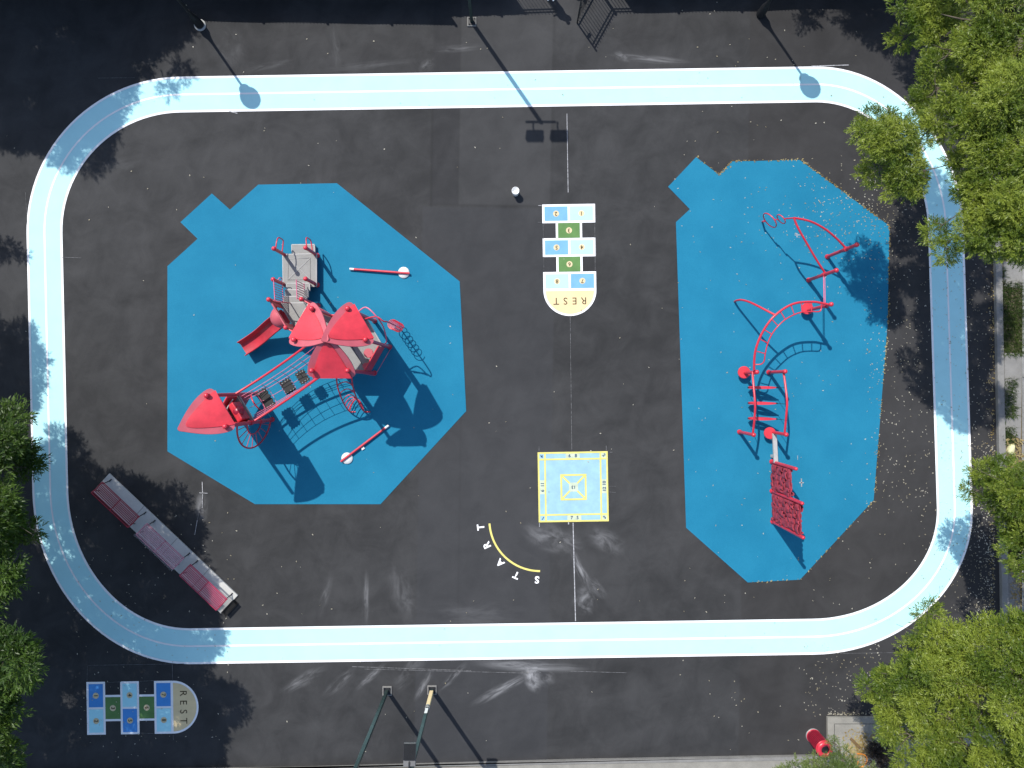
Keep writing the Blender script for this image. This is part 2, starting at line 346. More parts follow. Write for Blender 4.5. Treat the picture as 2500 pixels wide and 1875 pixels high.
hopscotch('bright hopscotch grid in full sun between the two blue rubber areas, numbers upside down', (1388, 498.5), math.pi+R(.9), {1: 'laqua', 2: 'sky', 3: 'grn', 4: 'laqua', 5: 'sky', 6: 'grn', 7: 'sky', 8: 'laqua'})
hopscotch('shaded hopscotch grid lying sideways outside the track in the lower left corner', (212, 1729.5), -math.pi/2+R(.9), {1: 'dblue', 2: 'laqua', 3: 'grn', 4: 'laqua', 5: 'dblue', 6: 'grn', 7: 'dblue', 8: 'laqua'})
# ------------------------------------------------------------------ skelly board and START arc
def skelly():
    t = thing('skelly_board', 'square pale blue and yellow numbered game board painted on the asphalt', 'game board', G(1399.3, 1188.3)); o = wl(t); W = 171/S; a0 = R(.95)
    def L(x, y): x -= .5; y -= .5; x *= W; y *= -W; return (o.x+x*math.cos(a0)-y*math.sin(a0), o.y+x*math.sin(a0)+y*math.cos(a0))
    def rect(m, x0, y0, x1, y1, z): m.poly([L(x0, y1), L(x1, y1), L(x1, y0), L(x0, y0)], z)
    m = MB(); rect(m, 0, 0, 1, 1, .004); m.obj('board', 'skbl', t)
    m = MB(); l = .024
    for a in (0, .092, 1-.092-l, 1-l):
        rect(m, a, 0, a+l, 1, .008); rect(m, 0, a, 1, a+l, .0115)
    c0, c1 = .318, .692
    for a in (c0, c1-.026): rect(m, a, c0, a+.026, c1, .0085); rect(m, c0, a, c1, a+.026, .012)
    for (x0, y0, x1, y1) in ((.33, .33, .45, .45), (.68, .33, .56, .45), (.33, .68, .45, .56), (.68, .68, .56, .56)):
        d = Vector((x1-x0, y1-y0)).normalized()*.013; n = Vector((-d.y, d.x))
        m.poly([L(x0+n.x, y0+n.y), L(x1+n.x, y1+n.y), L(x1-n.x, y1-n.y), L(x0-n.x, y0-n.y)], .0095)
    m.obj('line', 'yellow', t)
    for (x0, y0, x1, y1) in ((.4, .024, .6, .092), (.41, .908, .61, .976), (.024, .40, .092, .6), (.908, .40, .976, .6), (.44, .44, .57, .57), (.908, .024, .976, .092), (.908, .908, .976, .976)): m = MB(); rect(m, x0, y0, x1, y1, .0075); m.obj('number_square', 'yellowl', t)
    for s, x, y, a in (('4', .058, .055, -150), ('6', .455, .058, 0), ('8', .545, .058, 0), ('2', .945, .055, -45), ('10', .945, .455, 90), ('12', .945, .54, 90), ('3', .942, .945, 45), ('5', .555, .942, 0), ('7', .472, .942, 0),
                    ('1', .06, .945, -30), ('9', .058, .55, -90), ('11', .058, .462, -90), ('13', .505, .505, 180)):
        text('number', s, .165, L(x, y), R(a)+a0, 'navy', t, z=.016, offset=.004)
skelly()
t = thing('start_mark', 'yellow quarter arc with white letters spelling START beside the game board', 'start line', G(1230, 1360))
m = MB(); pts = [G(1318.5+126*math.cos(a), 1270.5+126*math.sin(a)) for a in np.linspace(R(90), R(176.5), 40)]; pts2 = [G(1318.5+121.3*math.cos(a), 1270.5+121.3*math.sin(a)) for a in np.linspace(R(90), R(176.5), 40)]
m.poly(pts+pts2[::-1], .006); m.obj('arc', 'yellow', t)
for s, u, v in (('S', 1311, 1414.5), ('T', 1260.5, 1403.6), ('A', 1221.6, 1373.5), ('R', 1189.5, 1331), ('T', 1174.5, 1287)):
    d = G(u, v)-G(1318.5, 1270.5); text('letter', s, .36, G(u, v), math.atan2(d.y, d.x)-math.pi/2, 'whitel', t, offset=.012, z=.008)
#PLAY
# ------------------------------------------------------------------ left play structure
def post(par, p, h, r=.062, ball=True, mat='red'):
    m = MB(); p = Vector((p.x, p.y, 0)); m.cyl(p, r, h, 16); m.lathe(p+Vector((0, 0, .012)), [(r*1.5, 0), (r*1.5, .05), (r*1.05, .09)], 16); o = m.obj('post', mat, par)
    if ball: q = MB(); q.ball(p+Vector((0, 0, h+.02)), r*1.32); q.obj('cap', 'red', o)
    return o
def bars(m, a, b, z0, z1, n, r=.014):
    a, b = Vector(a), Vector(b)
    for z in (z0, z1): m.tube([(a.x, a.y, z), (b.x, b.y, z)], r*1.25, 8)
    for i in range(n):
        p = lerp(a, b, (i+.5)/n); m.tube([(p.x, p.y, z0), (p.x, p.y, z1)], r, 6)
def play():
    e = 1.11; c0 = G(878, 847); up = Vector((0, 0, 1))
    t = thing('play_structure', 'red climbing structure with triangular roofs, slide and net bridge on the blue rubber', 'play structure', (c0.x, c0.y, 0))
    hexp = [c0+Vector((e*math.cos(R(60*k)), e*math.sin(R(60*k)), 0)) for k in range(6)]      # 0 right, 1 up-right, 2 up-left, 3 left, 4 down-left, 5 down-right
    F, Gp, E = G(777, 747), G(742, 811), G(704, 748); Cc, D, A, B = G(700.5, 697), G(775, 695.5), G(702, 626), G(775, 624)
    t1, t2, t3 = G(627, 961), G(665, 1024), G(591, 1025)
    for p in hexp: post(t, p, 4.20)
    post(t, c0, 4.4, ball=False)
    for p in (t1, t2): post(t, p, 4.20)
    post(t, t3, 4.3, ball=False)
    for p in (E, F, Gp): post(t, p, 2.05)
    for p in (Cc, D, A, B): post(t, p, 1.45)
    # decks
    def deck(pts, z, th=.07, name='deck'):
        m = MB(); m.poly(pts, z-th, z); o = m.obj(name, 'deck', t, .01); q = MB(); n = len(pts)
        for i in range(n):
            a, b = Vector(pts[i]), Vector(pts[(i+1) % n]); a.z = b.z = z-.02; q.tube([a, b], .026, 6)
        q.obj('edge_trim', 'deckl', o); return o
    deck([p*.97+c0*.03 for p in hexp], 1.38)
    q = MB()
    for k in range(3): q.tube([c0+up*1.385, hexp[2*k+1]*.96+c0*.04+up*1.385], .008, 4)
    q.obj('deck_seam', 'black', t)
    deck([F, hexp[2], hexp[3], Gp], 1.18); deck([E, F, Gp], .98); deck([t1, t2, t3], 1.75)
    pl = deck([A+Vector((-.06, 0, 0)), B+Vector((.06, 0, 0)), D+Vector((.06, -.1, 0)), Cc+Vector((-.02, -.1, 0))], .36, .1, 'transfer_platform')
    q = MB(); a, b, c, d = [x+up*.363 for x in (A, B, D, Cc)]
    i = .14; q.tube([lerp(a, c, i), lerp(b, d, i), lerp(c, a, i), lerp(d, b, i)], .013, 6, True); q.tube([lerp(a, c, i), lerp(c, a, i)], .013, 6); q.tube([lerp(b, d, i), lerp(d, b, i)], .013, 6); q.obj('rib', 'deckl', pl)
    st = [G(716, 600), G(771, 599.5), G(772, 622), G(717, 623)]; deck(st, .19, .19, 'step')
    m = MB(); m.poly([lerp(A, B, .1), lerp(A, B, .98), D, lerp(Cc, D, .06)], .02, .26); m.obj('skirt', 'maroon', t)
    for k in range(3):          # stair treads from the platform up to the slide deck
        y0, y1 = 697+k*17.4, 697+(k+1)*17.4; deck([G(711+k*1, y0), G(766, y0), G(766, y1), G(712+k, y1)], .36+.2*(k+1)-.02, .16, 'step')
    # stair railings
    for a, b in ((Cc, E), (D, F)):
        m = MB(); d = Vector((.06 if a is Cc else -.28, 0, 0)); bars(m, lerp(a, b, .06)+d, lerp(a, b, .94)+d, .72, 1.62, 8); m.obj('stair_railing', 'pink', t)
    for p, d in ((A, Vector((.05, .45, 0))), (B, Vector((-.06, .42, 0)))):
        m = MB(); m.tube(cat([p+up*.62, p+d*.9+up*.62, p+d*1.05+up*.75, p+d+up*1.15, p+d*.6+up*1.28, p+up*1.28], 4), .022, 8); m.obj('handle', 'red', t)
    m = MB(); p = Cc; m.tube(cat([p+up*.8+Vector((.05, 0, 0)), p+Vector((.14, .1, .95)), p+Vector((.1, .12, 1.1)), p+Vector((.04, 0, 1.15))], 4), .016, 8); m.obj('handle', 'pink', t)
    # slide entrance panel with half dome, slide chute
    nl = (Gp-E).normalized(); out = Vector((nl.y, -nl.x, 0))
    if out.x > 0: out = -out
    m = MB(); a, b = lerp(E, Gp, .06), lerp(E, Gp, .94); md = (E+Gp)/2
    m.wall(a, lerp(E, Gp, .2), .98, 1.95, .04).wall(lerp(E, Gp, .8), b, .98, 1.95, .04).wall(lerp(E, Gp, .2), lerp(E, Gp, .8), 1.78, 1.95, .04); ob = m.obj('slide_entrance', 'redp', t, .012)
    m = MB(); r = .40; vs = []; fs = []; nn, mm = 14, 10          # half dome hood over the chute
    for i in range(mm+1):
        ph = math.pi/2*i/mm
        for j in range(nn+1):
            th = math.pi*j/nn; vs.append(md+out*(.03+r*1.15*math.sin(ph)*1.0)*1.0 + nl*r*math.cos(th)*math.cos(ph) + up*(1.36+r*.95*math.sin(th)*math.cos(ph)))
    for i in range(mm):
        for j in range(nn): fs.append((i*(nn+1)+j, i*(nn+1)+j+1, (i+1)*(nn+1)+j+1, (i+1)*(nn+1)+j))
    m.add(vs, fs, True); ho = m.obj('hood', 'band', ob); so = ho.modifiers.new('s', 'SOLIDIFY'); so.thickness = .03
    m = MB(); L = 2.15; hw = .26; prof = []; rows = []
    for i in range(25):
        s = i/24; z = .98-.80*(1/(1+math.exp(-(s-.45)*7))-.04); z = max(z, .2); p = md+out*(L*s+.02)
        rows.append([p+nl*x+up*(z+dz) for x, dz in ((-hw-.025, .25), (-hw, .25), (-hw+.02, .03), (-hw*.7, 0), (hw*.7, 0), (hw-.02, .03), (hw, .25), (hw+.025, .25), (hw+.025, .15), (hw*.6, -.05), (-hw*.6, -.05), (-hw-.025, .15))])
    k = 12; vs = [p for r_ in rows for p in r_]; m.add(vs, [(i*k+j, i*k+(j+1) % k, (i+1)*k+(j+1) % k, (i+1)*k+j) for i in range(24) for j in range(k)], True)
    m.add(rows[-1], [range(k)]); m.tube([md+out*1.7+up*.02, md+out*1.7+up*.22], .04, 8); m.obj('slide', 'slidered', t)
    # roofs
    def roof(ap, p, q, dz, za=4.62, zb=4.04):
        mid = (p+q)/2; ax = (mid-ap); ax.z = 0; ax.normalize(); bx = Vector((-ax.y, ax.x, 0))
        def P(a, b, o=0): return ap+ax*a+bx*b+up*(za-(za-zb)/.96*a + dz+o)
        half = [(-.13, 0), (-.115, .05), (-.06, .10), (.12, .265), (.26, .385), (.40, .49), (.53, .575), (.66, .645), (.78, .695), (.90, .73), (.99, .745), (1.06, .735), (1.11, .69), (1.135, .61), (1.165, .30), (1.175, 0)]
        out_ = half+[(a, -b) for a, b in half[-2:0:-1]]
        m = MB(); n = len(out_); cs = (.55, 0); top = [P(a, b) for a, b in out_]; rings = [top]
        for f in (.75, .5, .25): rings.append([P(cs[0]+(a-cs[0])*f, b*f) for a, b in out_])
        vs = [x for r_ in rings for x in r_]+[P(*cs)]; fs = [(i*n+j, i*n+(j+1) % n, (i+1)*n+(j+1) % n, (i+1)*n+j) for i in range(3) for j in range(n)]+[(3*n+j, 3*n+(j+1) % n, 4*n) for j in range(n)]
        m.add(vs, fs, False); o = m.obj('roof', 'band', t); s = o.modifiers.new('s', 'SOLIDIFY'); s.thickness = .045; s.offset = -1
        # raised centre panel
        def W(a): return max(.0, min(.61, .02+.575*max(0, a-.10)**.72))
        As = np.linspace(.11, 1.175, 15); m = MB(); vs = []; kk = 9
        for a in As:
            for j in range(kk):
                x = -1+2*j/(kk-1); vs.append(P(a, x*W(a), .035+.035*(1-x*x)*min(1, (a-.1)*1.6)))
        m.add(vs, [(i*kk+j, i*kk+j+1, (i+1)*kk+j+1, (i+1)*kk+j) for i in range(14) for j in range(kk-1)], False)
        c = m.obj('roof_panel', 'redp', o); s = c.modifiers.new('s', 'SOLIDIFY'); s.thickness = .04; s.offset = -1
        for a in (.25, .55, .85, 1.1):
            for sg in (-1, 1): m = MB(); m.ball(P(a, sg*(W(a)-.03), .05), .014, 6); m.obj('bolt', 'bolt', o)
    roof(c0, hexp[2], hexp[3], 0); roof(c0, hexp[0], hexp[1], .05); roof(c0, hexp[4], hexp[5], -.06); roof(t3, t1, t2, 0)
    # guard panels round the decks
    for a, b, z0, z1, nm in ((hexp[1], hexp[2], 1.4, 2.2, 'guard_panel'), (hexp[0], hexp[5], .9, 1.95, 'guard_panel'), (t1, t3, .5, 2.6, 'guard_panel'), (t2, t3, .5, 2.6, 'guard_panel')):
        m = MB(); m.wall(lerp(a, b, .07), lerp(a, b, .93), z0, z1, .05); m.obj(nm, 'redp', t, .02)
    m = MB(); bars(m, hexp[3], hexp[4], 1.45, 2.2, 2, .016); m.obj('gate_rail', 'pink', t)
    for a, b in ((F, hexp[2]), (Gp, hexp[3])):
        m = MB(); m.wall(lerp(a, b, .1), lerp(a, b, .9), 1.25, 1.95, .05); m.obj('guard_panel', 'redp', t, .02)
        m = MB(); m.tube([a+up*2.0, b+up*2.15], .025, 8); m.obj('rail', 'red', t)
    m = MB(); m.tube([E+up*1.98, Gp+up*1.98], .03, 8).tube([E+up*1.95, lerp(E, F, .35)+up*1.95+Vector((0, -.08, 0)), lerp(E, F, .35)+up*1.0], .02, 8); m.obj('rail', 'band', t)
    # stools and counter on the open deck
    for u, v, r, z in ((899, 862, .165, 1.75), (893, 894, .12, 1.62)):
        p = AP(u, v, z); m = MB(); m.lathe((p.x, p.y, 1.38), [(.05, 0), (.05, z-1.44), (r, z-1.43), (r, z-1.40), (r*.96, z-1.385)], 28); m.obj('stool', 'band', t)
    # net bridge with overhead tubes
    A0, A1, B0, B1_ = hexp[3], hexp[4], t1, t2       # A0-B0 far side, A1-B1 near side
    def arch(a, b, za, zm, zb):
        a, b = Vector((a.x, a.y, za)), Vector((b.x, b.y, zb)); out_ = []
        for i in range(25):
            s = i/24; p = lerp(a, b, s); p.z += 4*s*(1-s)*(zm-(za+zb)/2); out_.append(p)
        return out_
    for a, b in ((A0, B0), (A1, B1_)):
        m = MB(); m.tube(arch(a, b, 2.5, 2.05, 2.05), .040, 10); m.obj('overhead_tube', 'red', t)
    ins = lambda a, b, f: lerp(a, b, f)
    m = MB()
    NP = ((.10, 2.05, 1.55, 1.75), (.24, 1.40, 1.0, 1.50), (.5, 1.36, .92, 1.45), (.76, 1.40, 1.0, 1.50), (.90, 2.05, 1.55, 1.75))
    for f, za, zm, zb in NP+((.17, 1.7, 1.28, 1.6), (.83, 1.7, 1.28, 1.6)):
        m.tube(arch(ins(A0, A1, f), ins(B0, B1_, f), za, zm, zb), .010, 6)
    for i in range(1, 8):
        s = i/8; row = []
        for f, za, zm, zb in NP:
            p = lerp(ins(A0, A1, f), ins(B0, B1_, f), s); p.z = za*(1-s)+zb*s+4*s*(1-s)*(zm-(za+zb)/2); row.append(p)
        m.tube(cat(row, 4), .010, 6)
    m.obj('net', 'pink', t)
    for s, wd, dp in ((.37, .44, .34), (.565, .50, .36), (.825, .72, .36)):
        c = lerp(ins(A0, A1, .5), ins(B0, B1_, .5), s); z = 1.36*(1-s)+1.45*s+4*s*(1-s)*(-.485)+.02; ax = (B0-A0).normalized(); bx = Vector((-ax.y, ax.x, 0)); out_ = []; jag = lambda i: .035 if (i//1) % 2 else -.015
        for i in range(10): out_.append(c+bx*(wd*(-.5+i/9))+ax*(dp/2+jag(i)))
        for i in range(6): out_.append(c+bx*(wd/2+jag(i))+ax*(dp*(.4-i/6.3)))
        for i in range(10): out_.append(c+bx*(wd*(.5-i/9))-ax*(dp/2+jag(i)))
        for i in range(6): out_.append(c-bx*(wd/2+jag(i))-ax*(dp*(.4-i/6.3)))
        m = MB(); m.poly(out_, z-.02, z+.02); o = m.obj('tread', 'black', t)
        for i in (-1, 1):
            for j in (-.34, -.05, .3): m = MB(); m.ball(c+bx*wd*.38*i+ax*dp*j+up*(z+.02), .013, 6); m.obj('bolt', 'bolt', o)
    # hoop at the tower end of the bridge
    c = (t1+t2)/2+(t1-t2)*.12; ax = (A0-B0).normalized(); bx = (t2-t1).normalized(); m = MB()
    m.tube([c+bx*.36*math.cos(a)+ax*.12+up*(.75+.42*math.sin(a)) for a in np.linspace(0, 2*math.pi, 28, endpoint=False)], .026, 8, True); m.obj('hoop', 'red', t)
    # console with bubble inside the tower
    m = MB(); c = lerp(t1, t2, .62)+Vector((-.18, .0, 0)); m.box(c+up*2.1, bx*.34, ax*.12+up*.05, up*.36); o = m.obj('console', 'redp', t, .05)
    m = MB(); m.ball(c+ax*.08+up*2.32, .19, 12); m.obj('bubble', 'maroon', o)
    m = MB(); m.tube(cat([t1+up*2.3+Vector((.05, -.15, 0)), t1+up*2.45+Vector((-.1, -.5, 0)), t1+up*2.2+Vector((-.05, -.75, 0))], 6), .02, 8); m.obj('grab_bar', 'deckl', t)
    # half wheel fixed to the tower's near post
    dw = Vector((-.12, -1, 0)).normalized(); zc = 1.72; m = MB(); rz, rd = 1.55, .90
    m.tube([t2+dw*(rd*math.sin(a))+up*(zc-rz*math.cos(a)) for a in np.linspace(.0, math.pi, 34)], .030, 8); m.tube([t2+dw*(rd*.46*math.sin(a))+up*(zc+.05-rz*.42*math.cos(a)) for a in np.linspace(0, math.pi, 22)], .024, 8)
    for a in np.linspace(.22, math.pi-.22, 9): m.tube([t2+dw*(rd*.46*math.sin(a))+up*(zc+.05-rz*.42*math.cos(a)), t2+dw*(rd*math.sin(a))+up*(zc-rz*math.cos(a))], .013, 6)
    m.obj('half_wheel', 'red', t)
    m = MB(); m.tube([t2+up*z_+dw*.0 for z_ in (.9, 1.3)], .085, 12).tube([t2+up*z_ for z_ in (2.05, 2.2)], .09, 12); m.obj('clamp', 'red', t)
    # coil climber
    b0 = G(977, 801); m = MB(); m.tube(cat([b0, b0+up*1.2, b0+up*2.5, b0+up*2.85+Vector((-.1, .0, 0)), lerp(hexp[0], hexp[1], .62)+Vector((.42, .24, 2.9)), lerp(hexp[0], hexp[1], .75)+Vector((.1, .06, 2.75))], 5), .024, 10)
    m.tube([b0+Vector((.17*math.cos(a), .17*math.sin(a), .20+1.5*a/(2*math.pi*6))) for a in np.linspace(0, 2*math.pi*6, 150)], .015, 8); m.obj('coil_climber', 'red', t)
    o1 = Vector((math.cos(R(30)), math.sin(R(30)), 0)); m = MB(); m.tube(cat([hexp[1]+up*2.9, hexp[1]+o1*.35+up*2.95, lerp(hexp[0], hexp[1], .6)+o1*.5+up*2.95, lerp(hexp[0], hexp[1], .3)+o1*.45+up*2.4, hexp[0]+o1*.2+up*1.6, hexp[0]+up*1.45], 6), .024, 8); m.obj('hoop_rail', 'pink', t)
    m = MB(); m.tube([hexp[0]+Vector((.08, -.08, .25)), hexp[5]+Vector((.12, 0, .25))], .012, 6).tube([hexp[5]+Vector((.05, -.1, .25)), hexp[4]+Vector((.75, -.03, .25))], .012, 6); m.obj('low_rail', 'pink', t)
    # arched ladder down from the near edge
    m = MB(); x0, x1 = G(855, 911).x, G(889, 911).x; yb_ = G(0, 913).y
    prof = [(0, 1.95), (.22, 1.98), (.5, 1.82), (.85, 1.35), (1.12, .85), (1.32, .35), (1.40, .02)]; rails = []
    for k, x in enumerate((x0, x1)):
        pts = cat([(x+(.02*d if k else 0), yb_-d, z) for d, z in prof], 5); rails.append(pts); m.tube(pts, .026, 8); m.tube([pts[-1], pts[-1]+Vector((.2, 0, .0))], .026, 8)
    n = len(rails[0])
    for q_, bul in ((4, .12), (9, .14), (13, .17), (17, .22), (20, .28), (23, .34), (26, .40), (28, .45)):
        a, b = rails[0][q_], rails[1][q_]; m.tube([lerp(a, b, s)+Vector((0, bul*4*s*(1-s), 0)) for s in np.linspace(0, 1, 12)], .017, 6)
    m.obj('arch_ladder', 'red', t)
play()
# ------------------------------------------------------------------ right climbing course
def course():
    up = Vector((0, 0, 1))
    t = thing('climbing_course', 'red obstacle course of arches, ladder, loops and climbing wall on the right blue rubber', 'climbing course', G(1880, 900))
    s1, s2 = G(2019, 627), G(1973.5, 684); h = 2.19
    q = AP(2030, 743, 2.19); q.z = 0
    v1, v2, v3, v4 = AP(1848, 908.5, 1.57), AP(1917, 907, 1.57), AP(1839.5, 1061.7, 1.5), AP(1919, 1061, 1.5)
    for p, hh in ((s1, h), (s2, h), (q, 2.15), (v1, 1.55), (v2, 1.55), (v3, 1.5), (v4, 1.5)): post(t, Vector((p.x, p.y, 0)), hh, .06)
    # sail of bent tubes and rings
    m = MB(); m.tube(cat([AP(1938, 532, 1.9), AP(1976, 539.7, 1.88), AP(2012, 557.8, 1.78), AP(2043, 583, 1.6), AP(2065.5, 606.6, 1.42)], 6), .036, 10)
    m.tube(cat([AP(1938, 532, 1.9), AP(1949, 557.8, 1.86), AP(1970.6, 595.7, 1.7), AP(1994, 635.5, 1.5), AP(2014, 666, 1.3)], 6), .036, 10); m.obj('sail_tube', 'red', t)
    m = MB(); a = Vector((.60, -.80, 0)).normalized()
    def rng(c, r): return [c+a*r*math.cos(x)+(up*.96+Vector((.1, -.06, 0)))*r*math.sin(x) for x in np.linspace(0, 2*math.pi, 26, endpoint=False)]
    cb, cs = AP(1879.5, 538, .75), AP(1907, 535, 1.35)
    m.tube(rng(cb, .31), .020, 8, True).tube(rng(cs, .19), .018, 8, True); m.tube([G(1861, 541), AP(1866, 540, .45)], .035, 8).tube([AP(1866, 540, .45), cb+(cb-cs).normalized()*.28], .02, 8)
    m.tube([cb+(cs-cb).normalized()*.25, cs-(cs-cb).normalized()*.15], .02, 8).tube([cs+(AP(1938, 532, 1.9)-cs).normalized()*.17, AP(1938, 532, 1.9)], .024, 8); m.obj('ring', 'red', t)
    for p, z in ((s1, 1.42), (s2, 1.3), (q, 1.75), (v1, 1.35)):
        m = MB(); m.cyl((p.x, p.y, z-.08), .082, .16, 14); m.obj('clamp', 'red', t)
    m = MB(); m.tube([AP(2010.4, 668, 1.3), AP(2012, 742, 1.75)], .016, 6).tube([AP(2013.5, 668, 1.3), AP(2015, 742, 1.75)], .012, 6); m.obj('link_bar', 'pink', t)
    # curved overhead ladder
    Z = lambda i, n: 2.0-.45*max(0, (i/n-.55)/.45)
    O = [(2022, 743.5), (2003, 739.5), (1985, 737), (1949, 739), (1921.8, 748.8), (1892.9, 769.6), (1874.8, 790.4), (1858.5, 817.5), (1847.6, 844.7), (1842, 871.8), (1841, 903)]
    I = [(2005, 742), (2005, 754), (1999.6, 760.6), (1981.5, 760.6), (1958, 762), (1938, 768.7), (1918, 779.6), (1900, 795.8), (1884.7, 815.7), (1874.8, 837.4), (1868.4, 862.7), (1865.7, 880.8), (1858.5, 889), (1843.5, 889.9)]
    m = MB(); m.tube(cat([AP(*p, Z(i, 10)) for i, p in enumerate(O)], 5), .040, 10).tube(cat([AP(*p, Z(i, 13)) for i, p in enumerate(I)], 4), .022, 8)
    zz = lambda x: 2.0-.45*max(0, (x-.55)/.45)
    for k, (a_, b_) in enumerate((((1981.5, 737), (1981.5, 760)), ((1956, 738.5), (1958, 762)), ((1931, 745), (1939, 768)), ((1905.5, 761), (1917, 779)), ((1884.7, 780), (1899, 795)), ((1866, 805), (1884, 816)), ((1855, 828), (1875, 838)), ((1848.5, 858), (1868.5, 863.5)))):
        z_ = zz(.18+k*.09); m.tube([AP(*a_, z_), AP(*b_, z_)], .018, 8)
    m.obj('overhead_ladder', 'red', t)
    m = MB(); m.tube(cat([G(1793.4, 736.2), AP(1799, 733.5, .35), AP(1811, 732.5, .75), AP(1831, 738, 1.2), AP(1858.5, 751.5, 1.65), AP(1892.9, 769.6, 1.98)], 6), .038, 10); m.obj('leg', 'red', t)
    # stepping pods
    for u, v, r in ((1971.5, 753, .215), (1817, 909, .225), (1880, 1057.5, .215)):
        p = AP(u, v, .33); m = MB(); m.lathe((p.x, p.y, .012), [(.07, 0), (.07, .22), (r*.9, .24), (r, .27), (r, .315), (r*.95, .33)], 28); m.sm = [False]*len(m.sm); m.obj('pod', 'redp', t)
    # bars with hanging loops
    Lr = [(1836.8, 908), (1840, 945), (1843.6, 988.5), (1842, 1022), (1838, 1060)]; Rr = [(1912.8, 908), (1918, 945), (1921.6, 981.7), (1919.5, 1015.6), (1915.5, 1060)]; zs = (1.38, 1.56, 1.68, 1.6, 1.38)
    m = MB()
    for r_ in (Lr, Rr): m.tube(cat([AP(*p, z) for p, z in zip(r_, zs)], 6), .038, 10)
    m.obj('side_rail', 'red', t)
    for k, v in enumerate((946, 983.5, 1020.5)):
        y = v; zr = (1.56, 1.68, 1.6)[k]; prof = []
        for i in range(40):
            s = i/40*2*math.pi; x = -.5*math.cos(s); wd = (.5+x) ; hgt = .25*math.sin(s)*(1-.72*wd) ; prof.append((x, hgt))
        cx = G(1849, 0).x; al = R(27); pts = []
        for x, z in prof:
            X, Zz = x*.98, z*1.05; pts.append((cx+X*math.cos(al)-Zz*math.sin(al), .52+X*math.sin(al)+Zz*math.cos(al)))
        yy = G(0, y).y; m = MB(); vs = []; n = len(pts); ccx = sum(p[0] for p in pts)/n; ccz = sum(p[1] for p in pts)/n
        for dy in (-.042, .042):
            for f in (1, .52): vs += [(ccx+(p[0]-ccx)*f-(.06 if f < 1 else 0)*math.cos(al), yy+dy*(1 if f == 1 else .8)*(.25+1.0*max(0, 1-(abs(p[0]-ccx+.1)/.52)**2)**.6), ccz+(p[1]-ccz)*f-(.06 if f < 1 else 0)*math.sin(al)) for p in pts]
        fs = []
        for i in range(n):
            j = (i+1) % n; fs += [(i, j, n+j, n+i), (2*n+j, 2*n+i, 3*n+i, 3*n+j), (j, i, 2*n+i, 2*n+j), (n+i, n+j, 3*n+j, 3*n+i)]
        m.add(vs, fs, False); lp = m.obj('loop_step', 'red', t)
        m = MB(); tip = (cx+.49*math.cos(al), yy, .52+.49*math.sin(al)); top = AP((1918, 1921.6, 1919.5)[k], y, zr); m.tube([tip, (top.x, yy, zr)], .008, 6)
        bt = (cx-.49*math.cos(al), yy, .52-.49*math.sin(al)); lt = AP((1840, 1843.6, 1842)[k], y, zr); m.tube([bt, (lt.x, yy, zr)], .008, 6); m.ball(tip, .03, 8); m.ball(bt, .03, 8); m.obj('cable', 'black', lp)
    # grey beam
    m = MB(); a, b = AP(1890.5, 1058, .38), AP(1894, 1130, .38); d = (b-a).normalized(); n_ = Vector((-d.y, d.x, 0)); m.box((a+b)/2, d*(b-a).length/2, n_*.075, up*.05); m.box(a*.8+b*.2-up*.2, d*.05, n_*.05, up*.17); m.box(a*.2+b*.8-up*.2, d*.05, n_*.05, up*.17); m.obj('balance_beam', 'deckl', t, .01)
    # woven climbing wall
    w1, w2, w3 = G(1884, 1127), G(1884.5, 1198.6), G(1886, 1273)
    for p, hh in ((w1, 2.2), (w2, 2.68), (w3, 2.7)): post(t, p, hh, .062, False)
    for p, hh in ((w1, 2.2), (w2, 2.68), (w3, 2.7)):
        m = MB(); m.ball((p.x, p.y, hh), .062, 10); m.obj('cap', 'red', t)
    rnd = random.Random(3)
    for a, b, z1 in ((w1, w2, 1.78), (w2, w3, 2.58)):
        L_ = (b-a).length; d = (b-a).normalized(); n_ = Vector((-d.y, d.x, 0)); m = MB(); m.wall(a+d*.07, b-d*.07, .1, z1-.05, .02)
        rh, pl = .185, .27; rows = int((z1-.08)/rh)
        for sd in (1, -1):
            for i in range(rows):
                zc = .10+rh*(i+.5); x = .07-pl*.5*(i % 2)-rnd.random()*.05
                while x < L_-.08:
                    pl = rnd.choice((.14, .22, .28, .34)); xa, xb = max(x+.008, .07), min(x+pl-.008, L_-.07); sec = []
                    if xb-xa > .05:
                        hh = rh*rnd.uniform(.30, .46); tl = rnd.uniform(-.025, .025); base = rnd.uniform(.02, .09); bow = rnd.uniform(.01, .05); sl = rnd.uniform(-.02, .035)
                        for k in range(5):
                            f = k/4; xx = xa+(xb-xa)*f; pr = base+bow*math.sin(math.pi*f); zz = zc+tl*(f-.5)
                            sec += [a+d*xx+n_*sd*(pr-.04)+up*(zz-hh), a+d*xx+n_*sd*(pr-.04)+up*(zz+hh), a+d*xx+n_*sd*pr+up*(zz+hh), a+d*xx+n_*sd*(pr+sl)+up*(zz-hh)]
                        m.add(sec, [tuple((k*4+q, k*4+(q+1) % 4, (k+1)*4+(q+1) % 4, (k+1)*4+q)[::sd]) for k in range(4) for q in range(4)]+[(0, 1, 2, 3), (19, 18, 17, 16)])
                    x += pl
        m.obj('climbing_wall', 'wallred', t)
M['wallred'] = paint('brick_red_plastic', (.25, .030, .045), .35, 7, .45, spec=.4)
course()
